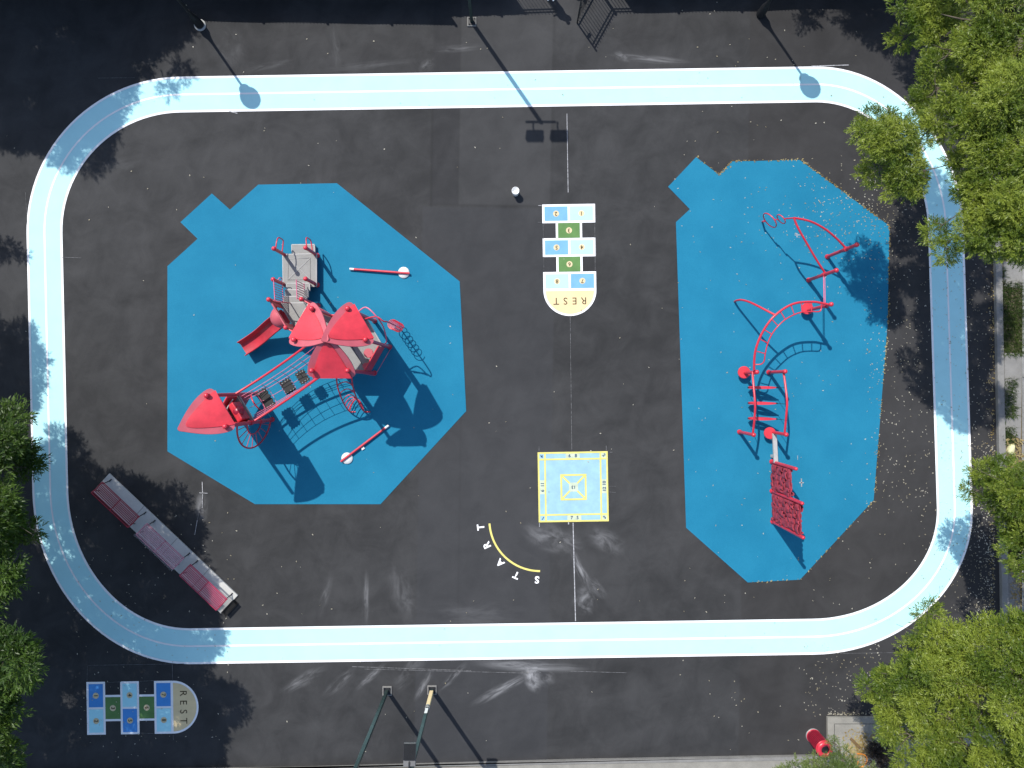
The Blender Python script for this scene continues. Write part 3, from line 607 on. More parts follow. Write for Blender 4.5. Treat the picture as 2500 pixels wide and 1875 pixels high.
#OBJECTS
# ------------------------------------------------------------------ fallen poles, bucket
def pole(label, disc, a, b):
    t = thing('stanchion', label, 'stanchion', G(*disc), 'red and white poles lying on the rubber'); d0 = G(*disc)
    m = MB(); m.lathe((d0.x, d0.y, .014), [(.205, 0), (.212, .02), (.205, .045), (.05, .055)], 32); m.obj('base', 'white', t)
    p, q = G(*a, .115), G(*b, .085); n = (q-p).normalized(); m = MB(); m.tube([p, q-n*.16], .042, 12); m.obj('pole', 'red', t)
    m = MB(); m.tube([q-n*.16, q], .043, 12); m.obj('tip', 'white', t)
    return t, p, q
pole('red pole with white tip lying across a white disc, level, near the sloping ramp deck', (986, 666), (1001, 668.5), (855, 657.5))
t, p, q = pole('red pole with white tip lying across a white disc, tilted, below the arched ladder', (848, 1118.5), (834, 1126), (950, 1038))
m = MB(); c = lerp(p, q, .42); m.box(c+Vector((.06, -.08, -.06)), (.05, .03, 0), (-.02, .04, 0), (0, 0, .02)); m.obj('torn_paper', 'white', t)
t = thing('paint_bucket', 'small white lidded bucket standing on the asphalt by the sunny hopscotch grid', 'bucket', G(1258.5, 472)); p = wl(t)
m = MB(); m.lathe(p, [(.115, .0), (.132, .33)], 28); m.obj('bucket', 'white', t)
m = MB(); m.lathe(p+Vector((0, 0, .33)), [(.14, 0), (.14, .03), (.125, .035), (.12, .022), (.01, .022)], 28); m.obj('lid', 'white', t)
m = MB(); m.tube([p+Vector((.135*math.cos(a), .135*math.sin(a)*.5-.03, .37+.002*math.sin(a))) for a in np.linspace(.2, math.pi-.2, 14)], .004, 6); m.obj('handle', 'steel', t)
# ------------------------------------------------------------------ benches on their slab
c1, c2, c3, c4 = G(268.7, 1155.6), G(582, 1452.6), G(541, 1497), G(228.5, 1199)
m = MB(); m.poly([c1, c2, c3, c4], -.02, .06); sl = struct(m.obj('bench_slab', 'slab', None, .008))
m = MB(); ax = (c2-c1).normalized(); bx = (c4-c1).normalized()
for f in (.27, .53, .78): m.box(lerp(c1, c2, f)+bx*.46+Vector((0, 0, .0605)), ax*.006, bx*.46, (0, 0, .0012))
m.obj('joint', 'black', sl)
def bench(p0, slat, label):
    """p0: ground point under the front left foot end; runs along ax, back towards bx"""
    t = thing('slatted_bench', label, 'bench', p0, 'benches in a row on the slab'); L = 1.83; z0 = .06; up = Vector((0, 0, 1))
    prof = [(.0, .405), (.03, .44), (.09, .455), (.15, .455), (.21, .45), (.27, .45), (.33, .455), (.39, .465), (.45, .49), (.50, .53)]
    m = MB()
    for d, z in prof: m.box(p0+ax*L/2+bx*d+up*(z+z0), ax*L/2, bx*.0125, up*.009)
    m.obj('slats', slat, t)
    for f in (.0, .5, 1.): m = MB(); m.tube(cat([p0+ax*L*f+bx*d+up*(z+z0-.022) for d, z in prof], 2), .020, 6); m.obj('brace', slat if slat == 'benchpink' else 'maroon', t)
    for f in (.02, .98):
        q = p0+ax*L*f+up*z0; m = MB(); m.tube(cat([q+bx*-.06, q+bx*.03+up*.2, q+bx*.06+up*.42], 5), .018, 8); m.tube(cat([q+bx*.50, q+bx*.44+up*.2, q+bx*.40+up*.43], 4), .018, 8); m.tube([q+bx*-.1+up*.012, q+bx*.02+up*.012], .022, 6)
        m.obj('leg', 'iron', t)
    return t
def bp(u, v): return G(u, v)
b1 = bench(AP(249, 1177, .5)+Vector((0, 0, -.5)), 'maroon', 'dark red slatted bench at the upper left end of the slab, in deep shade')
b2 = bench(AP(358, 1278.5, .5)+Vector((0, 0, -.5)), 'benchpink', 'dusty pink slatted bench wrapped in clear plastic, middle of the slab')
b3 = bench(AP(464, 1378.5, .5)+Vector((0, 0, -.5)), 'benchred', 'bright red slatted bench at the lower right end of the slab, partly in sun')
s = N('clear_plastic'); s.col((.72, .66, .68)); s.b.inputs['Roughness'].default_value = .25; s.b.inputs['Alpha'].default_value = .13; s.bump(s.noise(scale=9, detail=5, dist=1.5), .8, .03); M['wrap'] = s.m
p0 = wl(b2); m = MB(); nx, ny = 26, 10; vs = []; rr = random.Random(5)
for i in range(nx+1):
    for j in range(ny+1):
        d = -.03+.58*j/ny; z = .54+max(0, d-.38)*.6-max(0, .02-d)*3; vs.append(p0+ax*(1.9*i/nx-.03)+bx*d+Vector((0, 0, z+rr.uniform(0, .022))))
m.add(vs, [(i*(ny+1)+j, i*(ny+1)+j+1, (i+1)*(ny+1)+j+1, (i+1)*(ny+1)+j) for i in range(nx) for j in range(ny)], True); m.obj('plastic_wrap', 'wrap', b2)
t = thing('black_rack', 'low black ribbed plastic rack against the sunny end of the bench slab', 'rack', G(563, 1481)); p = wl(t)
m = MB(); up = Vector((0, 0, 1))
for i in range(11): m.box(p+bx*(-.27+.054*i)+ax*.02+up*.12, ax*.11, bx*.014, up*.1)
m.obj('ribs', 'black', t); m = MB()
for s_ in (-1, 1): m.box(p+ax*(.02+.1*s_)+up*.2, ax*.014, bx*.30, up*.02); m.box(p+ax*(.02+.1*s_)+up*.02, ax*.014, bx*.30, up*.02)
m.obj('frame', 'black', t)
# ------------------------------------------------------------------ lamps and floodlight poles
def street_lamp(label, u, v, foot=True):
    t = thing('street_lamp', label, 'street lamp', G(u, v), 'globe lamps along the fence'); p = wl(t)
    if foot: m = MB(); m.lathe(p, [(.215, 0), (.215, .05), (.17, .055)], 28); m.obj('footing', 'deckl', t)
    m = MB(); m.lathe(p+Vector((0, 0, .05)), [(.165, 0), (.165, .10), (.15, .14), (.15, .45), (.12, .55), (.075, .75), (.06, .95)], 12); m.obj('base', 'iron', t)
    m = MB(); m.tube([p+Vector((0, 0, .9)), p+Vector((0, 0, 3.75))], [.055, .042], 14); m.lathe(p+Vector((0, 0, 3.6)), [(.045, 0), (.15, .06), (.20, .14), (.20, .22), (.12, .27), (.12, .32)], 18); m.obj('pole', 'iron', t)
    m = MB(); m.ball(p+Vector((0, 0, 4.25)), .36, 18); m.obj('globe', 'globe', t); return t
sl1 = street_lamp('black globe lamp post on a white ring footing, beside the tree shadow at upper left', 489, 62)
street_lamp('black globe lamp post at the top right, near the big leafy crown', 1856, 36, False)
def flood(par, c, d, wd=.62, dp=.40, tilt=.25):
    side = Vector((-d.y, d.x, 0)); f = d*dp/2+Vector((0, 0, -tilt*dp/2)); n = f.cross(side).normalized()
    m = MB(); m.box(c, side*wd/2, f, n*.05); o = m.obj('floodlight', 'lamp', par, .015)
    m = MB(); k = 13
    for i in range(k): m.box(c+n*(.085 if n.z > 0 else -.085)+side*wd*(-.46+.92*i/(k-1))+f*.28, side*.008, f*.70, n*.045)
    m.obj('fins', 'iron', o)
def lightpole(label, u, v, h, sq, crossdir=None, lights=()):
    t = thing('light_pole', label, 'light pole', G(u, v), 'square floodlight poles'); p = wl(t)
    m = MB(); m.poly([p+Vector((x*.17, y*.17, 0)) for x, y in ((-1, -1), (1, -1), (1, 1), (-1, 1))], -.02, .05); m.obj('footing', 'conc', t, .01)
    m = MB(); m.box(p+Vector((0, 0, .06)), (.13, 0, 0), (0, .13, 0), (0, 0, .012))
    for x in (-1, 1):
        for y in (-1, 1): m.cyl(p+Vector((x*.1, y*.1, .06)), .016, .06, 8)
    m.obj('base_plate', 'iron', t)
    m = MB(); m.box(p+Vector((0, 0, .07+h/2)), (sq, 0, 0), (0, sq, 0), (0, 0, h/2)); m.obj('mast', 'green', t, .01)
    if crossdir:
        m = MB(); d = Vector(crossdir); m.tube([p+Vector((0, 0, h))-d*.55, p+Vector((0, 0, h))+d*.55], .04, 10)
        for c, n in lights: m.tube([p+Vector((c[0]*1.0, 0, h)), p+Vector((c[0], c[1]*.5, h+.0)), p+Vector((c[0], c[1]*.8, h-.02+c[2]))], .03, 8)
        m.obj('crossarm', 'iron', t)
    for c, n in lights: flood(t, p+Vector((c[0], c[1], h+c[2])), Vector(n), *((.36, .62, .2) if n[1] > 0 else ()))
    return t, p
lightpole('tall dark floodlight pole at the top edge, its twin lamps shadowed beside the hopscotch grid', 1152, 54, 5.85, .055, (1, 0, 0), [((-.28, -.42, .12), (0, -1, 0)), ((.62, -.42, .12), (0, -1, 0))])
lightpole('plain dark green pole, left of the two at the bottom edge', 945.5, 1686, 5.9, .058, (1, 0, 0))
t, p = lightpole('dark green pole with tan sleeve, white sticker and ribbed floodlight at the bottom edge', 1055, 1684, 5.35, .055, (1, 0, 0), [((-.05, .42, -.1), (0, 1, 0))])
m = MB(); m.box(p+Vector((0, 0, .75)), (.062, 0, 0), (0, .062, 0), (0, 0, .55)); m.obj('sleeve', 'cardb', t) if 'cardb' in M else m.obj('sleeve', 'tan', t)
m = MB(); m.box(p+Vector((0, .058, 1.75)), (.05, 0, 0), (0, .003, 0), (0, 0, .18)); m.obj('sticker', 'white', t)
m = MB(); m.lathe(p+Vector((0, 0, 1.42)), [(.085, 0), (.085, .05)], 12); m.lathe(p+Vector((0, 0, 1.30)), [(.08, 0), (.08, .04)], 12); m.obj('band', 'steel', t)
# ------------------------------------------------------------------ fence, gate, people at the top edge
def fence(label, a, b, h, scr, pitch=.127):
    A_, B_ = G(*a), G(*b); t = thing('picket_fence', label, 'fence', A_); d = (B_-A_).normalized(); L = (B_-A_).length
    k = int(L/2.4)+1
    for i in range(k+1): m = MB(); m.box(A_+d*L*i/k+Vector((0, 0, (h+.04)/2)), (.035, 0, 0), (0, .035, 0), (0, 0, (h+.04)/2)); m.obj('post', 'iron', t)
    for z in (.15, h-.30, h-.14): m = MB(); m.wall(A_, B_, z-.02, z+.02, .04); m.obj('rail', 'iron', t)
    m = MB(); n = int(L/pitch)
    for i in range(n): m.box(A_+d*pitch*(i+.5)+Vector((0, 0, h/2)), (.009, 0, 0), (0, .009, 0), (0, 0, h/2))
    m.obj('pickets', 'iron', t)
    for f0, f1 in scr:
        m = MB(); q = Vector((-d.y, d.x, 0))*.03; kk = 30; vs = []; rr = random.Random(int(L*10))
        zt = [h-.09+.05*math.sin(i*1.3)*rr.random() for i in range(kk+1)]
        for sg in (0, 1):
            for i in range(kk+1):
                p = A_+d*L*(f0+(f1-f0)*i/kk)-q*(1+.2*sg); vs += [(p.x, p.y, .05), (p.x, p.y, zt[i])]
        n2 = 2*(kk+1); fs = []
        for i in range(kk): fs += [(2*i, 2*i+2, 2*i+3, 2*i+1), (n2+2*i, n2+2*i+1, n2+2*i+3, n2+2*i+2), (2*i+1, 2*i+3, n2+2*i+3, n2+2*i+1)]
        m.add(vs, fs); m.obj('screen', 'screen', t)
fence('black picket fence with dark screen along the upper left edge of the yard', (-500, -30), (1066, -6), 1.66, [(0, 1)])
fence('short black picket fence left of the open gate', (1040, -23), (1318, -32), 1.60, [(0, .73)])
fence('black picket fence with dark screen from the gate to the upper right corner', (1457, -32), (3000, -62), 1.6, [(.03, 1)])
t = thing('gate_leaf', 'open black iron gate leaf standing at the top edge', 'gate', G(1457, -31)); a, b = G(1457, -31), G(1409, 56); m = MB()
d = (b-a).normalized(); L = (b-a).length
for p in (a, b): m.box(p+Vector((0, 0, .83)), (.022, 0, 0), (0, .022, 0), (0, 0, .83))
for z in (.14, 1.30, 1.48): m.wall(a, b, z-.02, z+.02, .04)
m.obj('frame', 'iron', t); m = MB()
for i in range(1, 13): m.box(lerp(a, b, i/13)+Vector((0, 0, .82)), (.009, 0, 0), (0, .009, 0), (0, 0, .80))
m.obj('pickets', 'iron', t); m = MB(); m.box(lerp(a, b, .93)+Vector((0, 0, .9)), d*.06, (.03, .02, 0), (0, 0, .08)); m.obj('latch', 'iron', t)
def person(label, u, v, h, face, shoes, shirt):
    p = G(u, v); t = thing('person', label, 'person', p); k = h/1.7; f = Vector((math.cos(face), math.sin(face), 0)); s = Vector((-f.y, f.x, 0)); up = Vector((0, 0, 1))
    def W(x, y, z): return (f*x+s*y+up*z)*k
    def skin(name, verts, edges, mat, root=0):
        me = bpy.data.meshes.new(name); me.from_pydata([W(*q[:3]) for q in verts], edges, []); o = bpy.data.objects.new(name, me); C.objects.link(o); o.parent = t
        me.materials.append(M[mat]); sk = o.modifiers.new('skin', 'SKIN'); sk.use_smooth_shade = True; sv = me.skin_vertices[0].data
        for i, q in enumerate(verts): sv[i].radius = (q[3]*k, (q[4] if len(q) > 4 else q[3])*k)
        sv[root].use_root = True; ss = o.modifiers.new('sub', 'SUBSURF'); ss.levels = ss.render_levels = 1; return o
    V = [(0, 0, .93, .14, .10), (0, 0, 1.15, .13, .095), (0, 0, 1.36, .15, .10), (0, 0, 1.46, .06), (.01, 0, 1.53, .055), (.02, 0, 1.60, .085), (.01, 0, 1.68, .07)]; E = [(0, 1), (1, 2), (2, 3), (3, 4), (4, 5), (5, 6)]
    for sg in (-1, 1):
        n = len(V); V += [(0, sg*.09, .86, .085), (.02, sg*.10, .48, .058), (0, sg*.10, .10, .042), (.10, sg*.105, .04, .035)]; E += [(0, n), (n, n+1), (n+1, n+2), (n+2, n+3)]
        n = len(V); V += [(0, sg*.19, 1.38, .05), (.02, sg*.24, 1.12, .04), (.16, sg*.22, .92, .03), (.22, sg*.21, .86, .03)]; E += [(2, n), (n, n+1), (n+1, n+2), (n+2, n+3)]
        for j in range(5): V.append((.27+(.02 if j == 2 else 0)-(.05 if j == 0 else 0), sg*.21+(j-2)*.02, .80-(0 if j else -.03), .009)); E.append((n+3, len(V)-1))
    skin('body', V, E, 'skin')
    V = [(0, 0, .95, .155, .115), (0, 0, 1.15, .145, .11), (0, 0, 1.36, .165, .115), (0, 0, 1.44, .075)]; E = [(0, 1), (1, 2), (2, 3)]
    for sg in (-1, 1): n = len(V); V += [(0, sg*.19, 1.38, .064), (.01, sg*.225, 1.2, .056)]; E += [(2, n), (n, n+1)]
    skin('shirt', V, E, shirt)
    V = [(0, 0, .96, .15, .11), (0, 0, .88, .145, .11)]; E = [(0, 1)]
    for sg in (-1, 1): n = len(V); V += [(0, sg*.09, .80, .10), (.02, sg*.10, .48, .078), (0, sg*.10, .13, .065)]; E += [(1, n), (n, n+1), (n+1, n+2)]
    skin('trousers', V, E, 'denim')
    skin('hair', [(0, 0, 1.66, .095), (-.02, 0, 1.60, .09)], [(0, 1)], 'hair')
    for sg in (-1, 1): skin('shoe', [(-.05, sg*.10, .05, .05), (.06, sg*.103, .045, .052, .04), (.17, sg*.106, .04, .04, .03)], [(0, 1), (1, 2)], shoes)
person('person in white shoes standing in the gateway at the top edge, mostly out of view', 1345, -6, 1.55, R(-95), 'white', 'shirt')
person('person in dark clothes waiting behind the open gate leaf, out of view above it', 1386, -58, 1.62, R(-80), 'black', 'denim')
# ------------------------------------------------------------------ borders: curbs, planting strip, sidewalk
m = MB(); m.poly([G(-600, 1894), G(-600, 1886), G(700, 1872), G(1400, 1852.5), G(1960, 1842), G(2017, 1841), G(2017, 1850), G(1400, 1861)], -.02, .14); struct(m.obj('curb', 'conc', None, .01))
m = MB(); m.poly([G(-600, 2300), G(-600, 1894.5), G(700, 1881.5), G(1400, 1861.5), G(2017, 1850.5), G(2017, 2300)], -.02, .09); struct(m.obj('sidewalk', 'concl'))
m = MB(); m.poly([G(2417, -400), G(2434, -400), G(2441, 650), G(2447, 1000), G(2452, 1200), G(2458, 1540), G(2462, 1745), G(2446, 1745), G(2442, 1540), G(2436, 1200), G(2431, 1000), G(2425, 650)], -.02, .14); struct(m.obj('curb', 'conc', None, .012))
m = MB(); m.poly([G(2434.5, -400), G(2900, -400), G(2900, 1745), G(2462.5, 1745), G(2458.5, 1540), G(2452.5, 1200), G(2447.5, 1000), G(2441.5, 650)], -.02, .06); struct(m.obj('planting_strip', 'soil'))
m = MB(); m.poly([G(2448, 862), G(2492, 862), G(2488, 1072), G(2450, 1050)], .05, .085).poly([G(2458, 1395), G(2484, 1395), G(2488, 1540), G(2460, 1540)], .05, .085).poly([G(2446, 640), G(2493, 640), G(2493, 705), G(2447, 700)], .05, .085); struct(m.obj('path', 'conc'))
m = MB(); m.poly([G(2017.5, 1748), G(2900, 1745.5), G(2900, 2300), G(2017.5, 2300)], -.02, .12); pd = struct(m.obj('concrete_pad', 'concl', None, .01))
m = MB(); m.poly([G(2034, 1763), G(2400, 1763), G(2400, 1764), G(2034, 1764)], .12, .1225).poly([G(2033, 1763), G(2034, 1763), G(2034, 1880), G(2033, 1880)], .12, .1225); m.obj('joint', 'black', pd)
# chain link fence at the right edge
t = thing('wire_fence', 'grey chain link fence at the right edge behind the planting strip', 'fence', G(2494, 640)); a, b = G(2493, 600), G(2492, 1560); m = MB()
for z in (.1, 1.3): m.tube([a+Vector((0, 0, z)), b+Vector((0, 0, z))], .022, 8)
m.obj('rails', 'steel', t); m = MB()
for i in range(7): m.tube([lerp(a, b, i/6), lerp(a, b, i/6)+Vector((0, 0, 1.36))], .028, 8)
m.obj('posts', 'steel', t); m = MB(); L = (b-a).length; d = (b-a).normalized(); n = int(L/.16)
for i in range(n):
    x = i*.16
    for sg in (-1, 1):
        x1 = x+1.2*sg*.9
        if 0 < x1 < L: m.tube([a+d*x+Vector((0, 0, .1)), a+d*x1+Vector((0, 0, 1.3))], .004, 3, caps=False)
m.obj('wire_mesh', 'steel', t)
def lump(name, label, cat_, u, v, rx, ry, h, rot, mat, seed, z0=.06):
    p = G(u, v, z0); bm = bmesh.new(); bmesh.ops.create_icosphere(bm, subdivisions=3, radius=1); r = random.Random(seed)
    for q in bm.verts:
        n = 1+.10*math.sin(q.co.x*4+seed)+.08*math.cos(q.co.y*5+seed*2); q.co = Vector((math.copysign(abs(q.co.x)**.75, q.co.x)*rx*n, math.copysign(abs(q.co.y)**.75, q.co.y)*ry*n, max(-.3, q.co.z)*h))
    bmesh.ops.rotate(bm, verts=bm.verts, matrix=Matrix.Rotation(rot, 3, 'Z')); me = bpy.data.meshes.new(name); bm.to_mesh(me); bm.free(); me.materials.append(M[mat]); me.polygons.foreach_set('use_smooth', [True]*len(me.polygons))
    o = bpy.data.objects.new(name, me); C.objects.link(o); o.location = p; return tag(o, label, cat_)
lump('sack', 'pale cream sack lying in the planting strip by the wire fence corner', 'sack', 2463, 1097, .13, .20, .16, R(-18), 'bag', 1)
lump('plastic_scrap', 'small yellow plastic scrap just below the pale cream sack', 'litter', 2460.5, 1116.5, .065, .06, .08, 0, 'ybag', 4)
lump('sack', 'yellow green sack in the planting strip between two leafy crowns', 'sack', 2468, 1373, .14, .24, .18, R(12), 'ybag', 2)
# litter bin
t = thing('litter_bin', 'round red slatted litter bin beside the concrete pad at the lower right', 'litter bin', G(1985, 1796)); p = wl(t); m = MB(); r0, r1, hb = .245, .275, .92
m.lathe(p, [(.27, 0), (.27, .04), (.2, .05)], 28); m.obj('base', 'steel', t); m = MB()
for k in range(30):
    a = 2*math.pi*k/30; d = Vector((math.cos(a), math.sin(a), 0)); q = Vector((-d.y, d.x, 0)); m.box(p+d*(r0+r1)/2+Vector((0, 0, hb/2)), q*.019, d*.005+Vector((0, 0, 0)), d*(r1-r0)/2+Vector((0, 0, hb/2-.05)))
m.obj('slats', 'maroon', t); m = MB()
m.tube([p+Vector((r1*math.cos(a), r1*math.sin(a), hb)) for a in np.linspace(0, 2*math.pi, 30, endpoint=False)], .03, 8, True); m.tube([p+Vector((r0*math.cos(a), r0*math.sin(a), .06)) for a in np.linspace(0, 2*math.pi, 30, endpoint=False)], .02, 8, True); m.obj('rim', 'red', t); m = MB()
m.lathe(p+Vector((0, 0, hb-.0)), [(.285, 0), (.285, .06), (.25, .10), (.15, .12), (.145, .06)], 30); m.obj('lid', 'red', t)
m = MB(); m.lathe(p+Vector((0, 0, .05)), [(.2, 0), (.225, hb-.1)], 24); m.obj('liner', 'black', t); m = MB(); m.lathe(p+Vector((0, 0, hb+.062)), [(.14, 0), (.12, .01)], 20); m.obj('opening', 'black', t)
# orange tube and a plank on the pad
m = MB(); m.tube(cat([AP(2092, 1840, .16), AP(2108, 1842, .16), AP(2116, 1850, .17), AP(2115, 1862, .18), AP(2106, 1871, .18), AP(2092, 1870, .17), AP(2096, 1858, .16)], 6), .022, 8)
tag(m.obj('hose', 'orange'), 'looped orange hose on the leaf covered pad at the bottom right', 'hose')
m = MB(); a, b = AP(2077, 1803, .18), AP(2100, 1826, .2); d = (b-a).normalized(); m.box((a+b)/2, d*(b-a).length/2, Vector((-d.y, d.x, 0))*.05, (0, 0, .02)); tag(m.obj('plank', 'wood', None, .006), 'short brown plank lying in dry leaves on the concrete pad', 'plank')
#TREES
# ------------------------------------------------------------------ trees
def leafmesh(name, mat, blobs, dens, size, parent, seed, flat=.7):
    rg = np.random.default_rng(seed); V = []
    for (c, r) in blobs:
        n = max(4, int(dens*r*r)); c = np.array(c)
        d = rg.normal(size=(n, 3)); d[:, 2] = np.abs(d[:, 2])*.9-.25; d /= np.linalg.norm(d, axis=1)[:, None]
        rad = r*(.55+.50*rg.random(n)**.6)*(1+.14*np.sin(d[:, 0]*5+seed)*np.cos(d[:, 1]*4+r*9)); pos = c+d*rad[:, None]*np.array([1, 1, flat])
        # each spray: a twig pointing outward with leaves along both sides
        tw = d*np.array([1, 1, .5])+rg.normal(size=(n, 3))*.45; tw /= np.linalg.norm(tw, axis=1)[:, None]
        sd = np.cross(tw, np.array([0, 0, 1.])+rg.normal(size=(n, 3))*.35); sd /= np.linalg.norm(sd, axis=1)[:, None]
        nl = 9
        for k in range(nl):
            s = (-1)**k; f = k/(nl-1); b = pos+tw*(f*size*1.9)[..., None] if False else pos+tw*(f*size*1.9)
            ld = tw*(.55+.5*f)+sd*s*(.85-.5*f)+rg.normal(size=(n, 3))*.22; ld[:, 2] -= .12; ld /= np.linalg.norm(ld, axis=1)[:, None]
            nn = np.cross(ld, sd*s); up = np.array([0, 0, 1.])+rg.normal(size=(n, 3))*.45; wv = np.cross(ld, up); wv /= np.linalg.norm(wv, axis=1)[:, None]
            ln = size*(.75+.5*rg.random(n))[:, None]; wd = ln*.125
            q = np.stack([b, b+ld*ln*.45+wv*wd, b+ld*ln, b+ld*ln*.45-wv*wd], 1); V.append(q.reshape(-1, 3))
    V = np.concatenate(V).astype(np.float32)-np.array(wl(parent), dtype=np.float32); nv = len(V); nf = nv//4
    me = bpy.data.meshes.new(name); me.vertices.add(nv); me.vertices.foreach_set('co', V.ravel()); me.loops.add(nv); me.loops.foreach_set('vertex_index', np.arange(nv, dtype=np.int32))
    me.polygons.add(nf); me.polygons.foreach_set('loop_start', np.arange(0, nv, 4, dtype=np.int32)); me.polygons.foreach_set('loop_total', np.full(nf, 4, dtype=np.int32)); me.update(calc_edges=True)
    me.materials.append(M[mat]); o = bpy.data.objects.new(name, me); C.objects.link(o); o.parent = parent; WL[o.name] = wl(parent); return nf
NL = 0
def tree(name, label, base, blobs, mat='leaf', dens=70, size=.15, seed=1, r0=.2, fork=2.6, group=None):
    global NL
    p = G(*base); t = thing(name, label, 'tree' if name.endswith('tree') else 'shrub', p, group); rr = random.Random(seed); m = MB()
    top = p+Vector((rr.uniform(-.2, .2), rr.uniform(-.2, .2), fork)); m.tube([p, p+Vector((.02, .01, fork*.3)), lerp(p, top, .7), top], [r0*1.35, r0, r0*.9, r0*.8], 12)
    # limbs: join blobs to the nearest earlier node, growing outwards
    nodes = [(top, r0*.75)]
    for c, r in sorted(blobs, key=lambda q: (Vector(q[0])-top).length):
        c = Vector(c); best = min(nodes, key=lambda q: (q[0]-c).length+.35*(q[0]-top).length)
        a, ra = best; mid = lerp(a, c, .5)+Vector((rr.uniform(-.2, .2), rr.uniform(-.2, .2), rr.uniform(-.1, .25))); re = max(.014, ra*.62)
        m.tube(cat([a, mid, c-Vector((0, 0, r*.15))], 4), [ra+(re-ra)*i/8 for i in range(9)], 7); nodes.append((c-Vector((0, 0, r*.15)), re))
        for _ in range(5):
            q = c+Vector((rr.gauss(0, 1), rr.gauss(0, 1), rr.uniform(-.2, .9)))*r*.6; m.tube([lerp(a, c, .75), lerp(c, q, .5), q], [re*.8, re*.5, .006], 5)
    m.obj('trunk', 'bark', t); lb = []
    for c, r in blobs:
        c = Vector(c); c.z += rr.uniform(-.55, .75)*(1 if r > .4 else .3); lb.append((tuple(c), r*(.92 if r > .5 else .8)))
        for _ in range(4):
            q = Vector((rr.gauss(0, 1), rr.gauss(0, 1), rr.uniform(-.5, .9))).normalized()*r*rr.uniform(.5, .85); lb.append((tuple(c+q), r*rr.uniform(.28, .44)))
    NL += leafmesh('crown', mat, lb, dens, size, t, seed)
    return t
def apb(L, hs=None): return [(AP(u, v, h), r/S*(1-h/H)) for u, v, h, r in L]
def shb(L): return [(SH(u, v, h), r/S) for u, v, h, r in L]
TRB = [(2185, 32, 4.2, 46), (2240, 70, 4.6, 52), (2315, 25, 5.5, 60), (2400, 60, 6.4, 66), (2470, 40, 6.8, 60), (2300, 95, 5.4, 48), (2205, 92, 4.4, 30), (2290, 165, 5.4, 42), (2360, 150, 6.2, 58), (2450, 150, 7, 62), (2290, 225, 5.4, 42), (2350, 240, 6.2, 55), (2430, 240, 7.0, 58), (2495, 220, 7.2, 50),
       (2238, 250, 5.0, 26), (2140, 300, 4.9, 42), (2112, 348, 4.9, 34), (2165, 350, 5.1, 42), (2152, 408, 5.0, 36), (2205, 375, 5.2, 30), (2200, 440, 5.0, 42), (2175, 462, 4.9, 28), (2215, 468, 5.0, 24), (2135, 372, 4.9, 36), (2180, 310, 5.2, 34), (2225, 300, 5.3, 22), (2098, 330, 4.8, 24), (2240, 420, 5.4, 20), (2195, 400, 5.2, 34), (2262, 325, 5.4, 26), (2305, 300, 5.9, 46), (2375, 330, 6.6, 58), (2450, 330, 7.2, 58), (2345, 400, 6.2, 34), (2420, 420, 7, 58), (2490, 420, 7.2, 55),
       (2375, 500, 6.5, 42), (2440, 510, 7, 58), (2495, 520, 7.2, 50), (2282, 563, 5.6, 30), (2308, 615, 5.8, 30), (2342, 575, 6.2, 44), (2400, 590, 6.6, 50), (2460, 600, 7, 52), (2505, 605, 7, 50), (2320, 400, 5.8, 12), (2560, 100, 7.4, 70), (2570, 250, 7.6, 75), (2570, 400, 7.6, 75), (2560, 540, 7.4, 70), (2330, 130, 5.8, 40), (2405, 110, 6.8, 48), (2400, 200, 6.8, 48), (2470, 200, 7.3, 50), (2395, 280, 6.9, 46), (2460, 290, 7.3, 50), (2335, 300, 6.2, 36), (2400, 375, 6.8, 46), (2465, 380, 7.2, 48), (2390, 460, 6.8, 44), (2455, 460, 7.2, 48), (2350, 445, 6.3, 30), (2410, 545, 6.8, 42), (2470, 560, 7.1, 46), (2350, -50, 6.2, 65), (2450, -60, 7, 70), (2250, -40, 5, 50)]
tree('willow_oak_tree', 'largest leafy tree, overhanging the upper right bend of the track', (2468, 300), apb(TRB), 'leaf', 900, .092, 11, .24, 3.0)
BRB = [(2272, 1505, 4.6, 38), (2240, 1545, 4.8, 44), (2210, 1580, 4.9, 36), (2300, 1560, 5.4, 48), (2165, 1655, 4.8, 44), (2140, 1690, 4.8, 34), (2215, 1650, 5.4, 50), (2280, 1630, 5.9, 55), (2350, 1580, 5.9, 50), (2350, 1660, 6.3, 58), (2420, 1600, 6.4, 55), (2420, 1540, 6.0, 36), (2440, 1535, 6, 30), (2485, 1560, 6.6, 60), (2480, 1640, 6.8, 60),
       (2190, 1720, 5, 44), (2250, 1720, 5.6, 50), (2320, 1740, 6.1, 55), (2390, 1720, 6.5, 58), (2460, 1720, 6.9, 60), (2165, 1775, 4.6, 30), (2215, 1790, 5.2, 45), (2280, 1800, 5.8, 50), (2350, 1810, 6.2, 55), (2430, 1800, 6.6, 58), (2495, 1800, 7, 58), (2205, 1850, 5, 38), (2260, 1865, 5.6, 50), (2330, 1880, 6, 55), (2410, 1880, 6.5, 58), (2490, 1880, 7, 60), (2560, 1700, 7.2, 80), (2560, 1850, 7.2, 80), (2540, 1570, 6.9, 60), (2300, 1950, 6, 70), (2420, 1960, 6.5, 75)]
tree('willow_oak_tree', 'broad leafy tree filling the lower right corner over the concrete pad', (2420, 1760), apb(BRB), 'leaf', 860, .092, 12, .22, 2.6)
MRB = [(2385, 1150, 4.0, 32), (2420, 1185, 4.3, 38), (2380, 1200, 4.0, 26), (2465, 1160, 4.6, 42), (2470, 1230, 4.8, 42), (2500, 1290, 4.9, 42), (2430, 1220, 4.4, 24), (2520, 1200, 5, 50), (2560, 1260, 5.2, 60), (2540, 1130, 5, 50), (2480, 1300, 4.7, 28)]
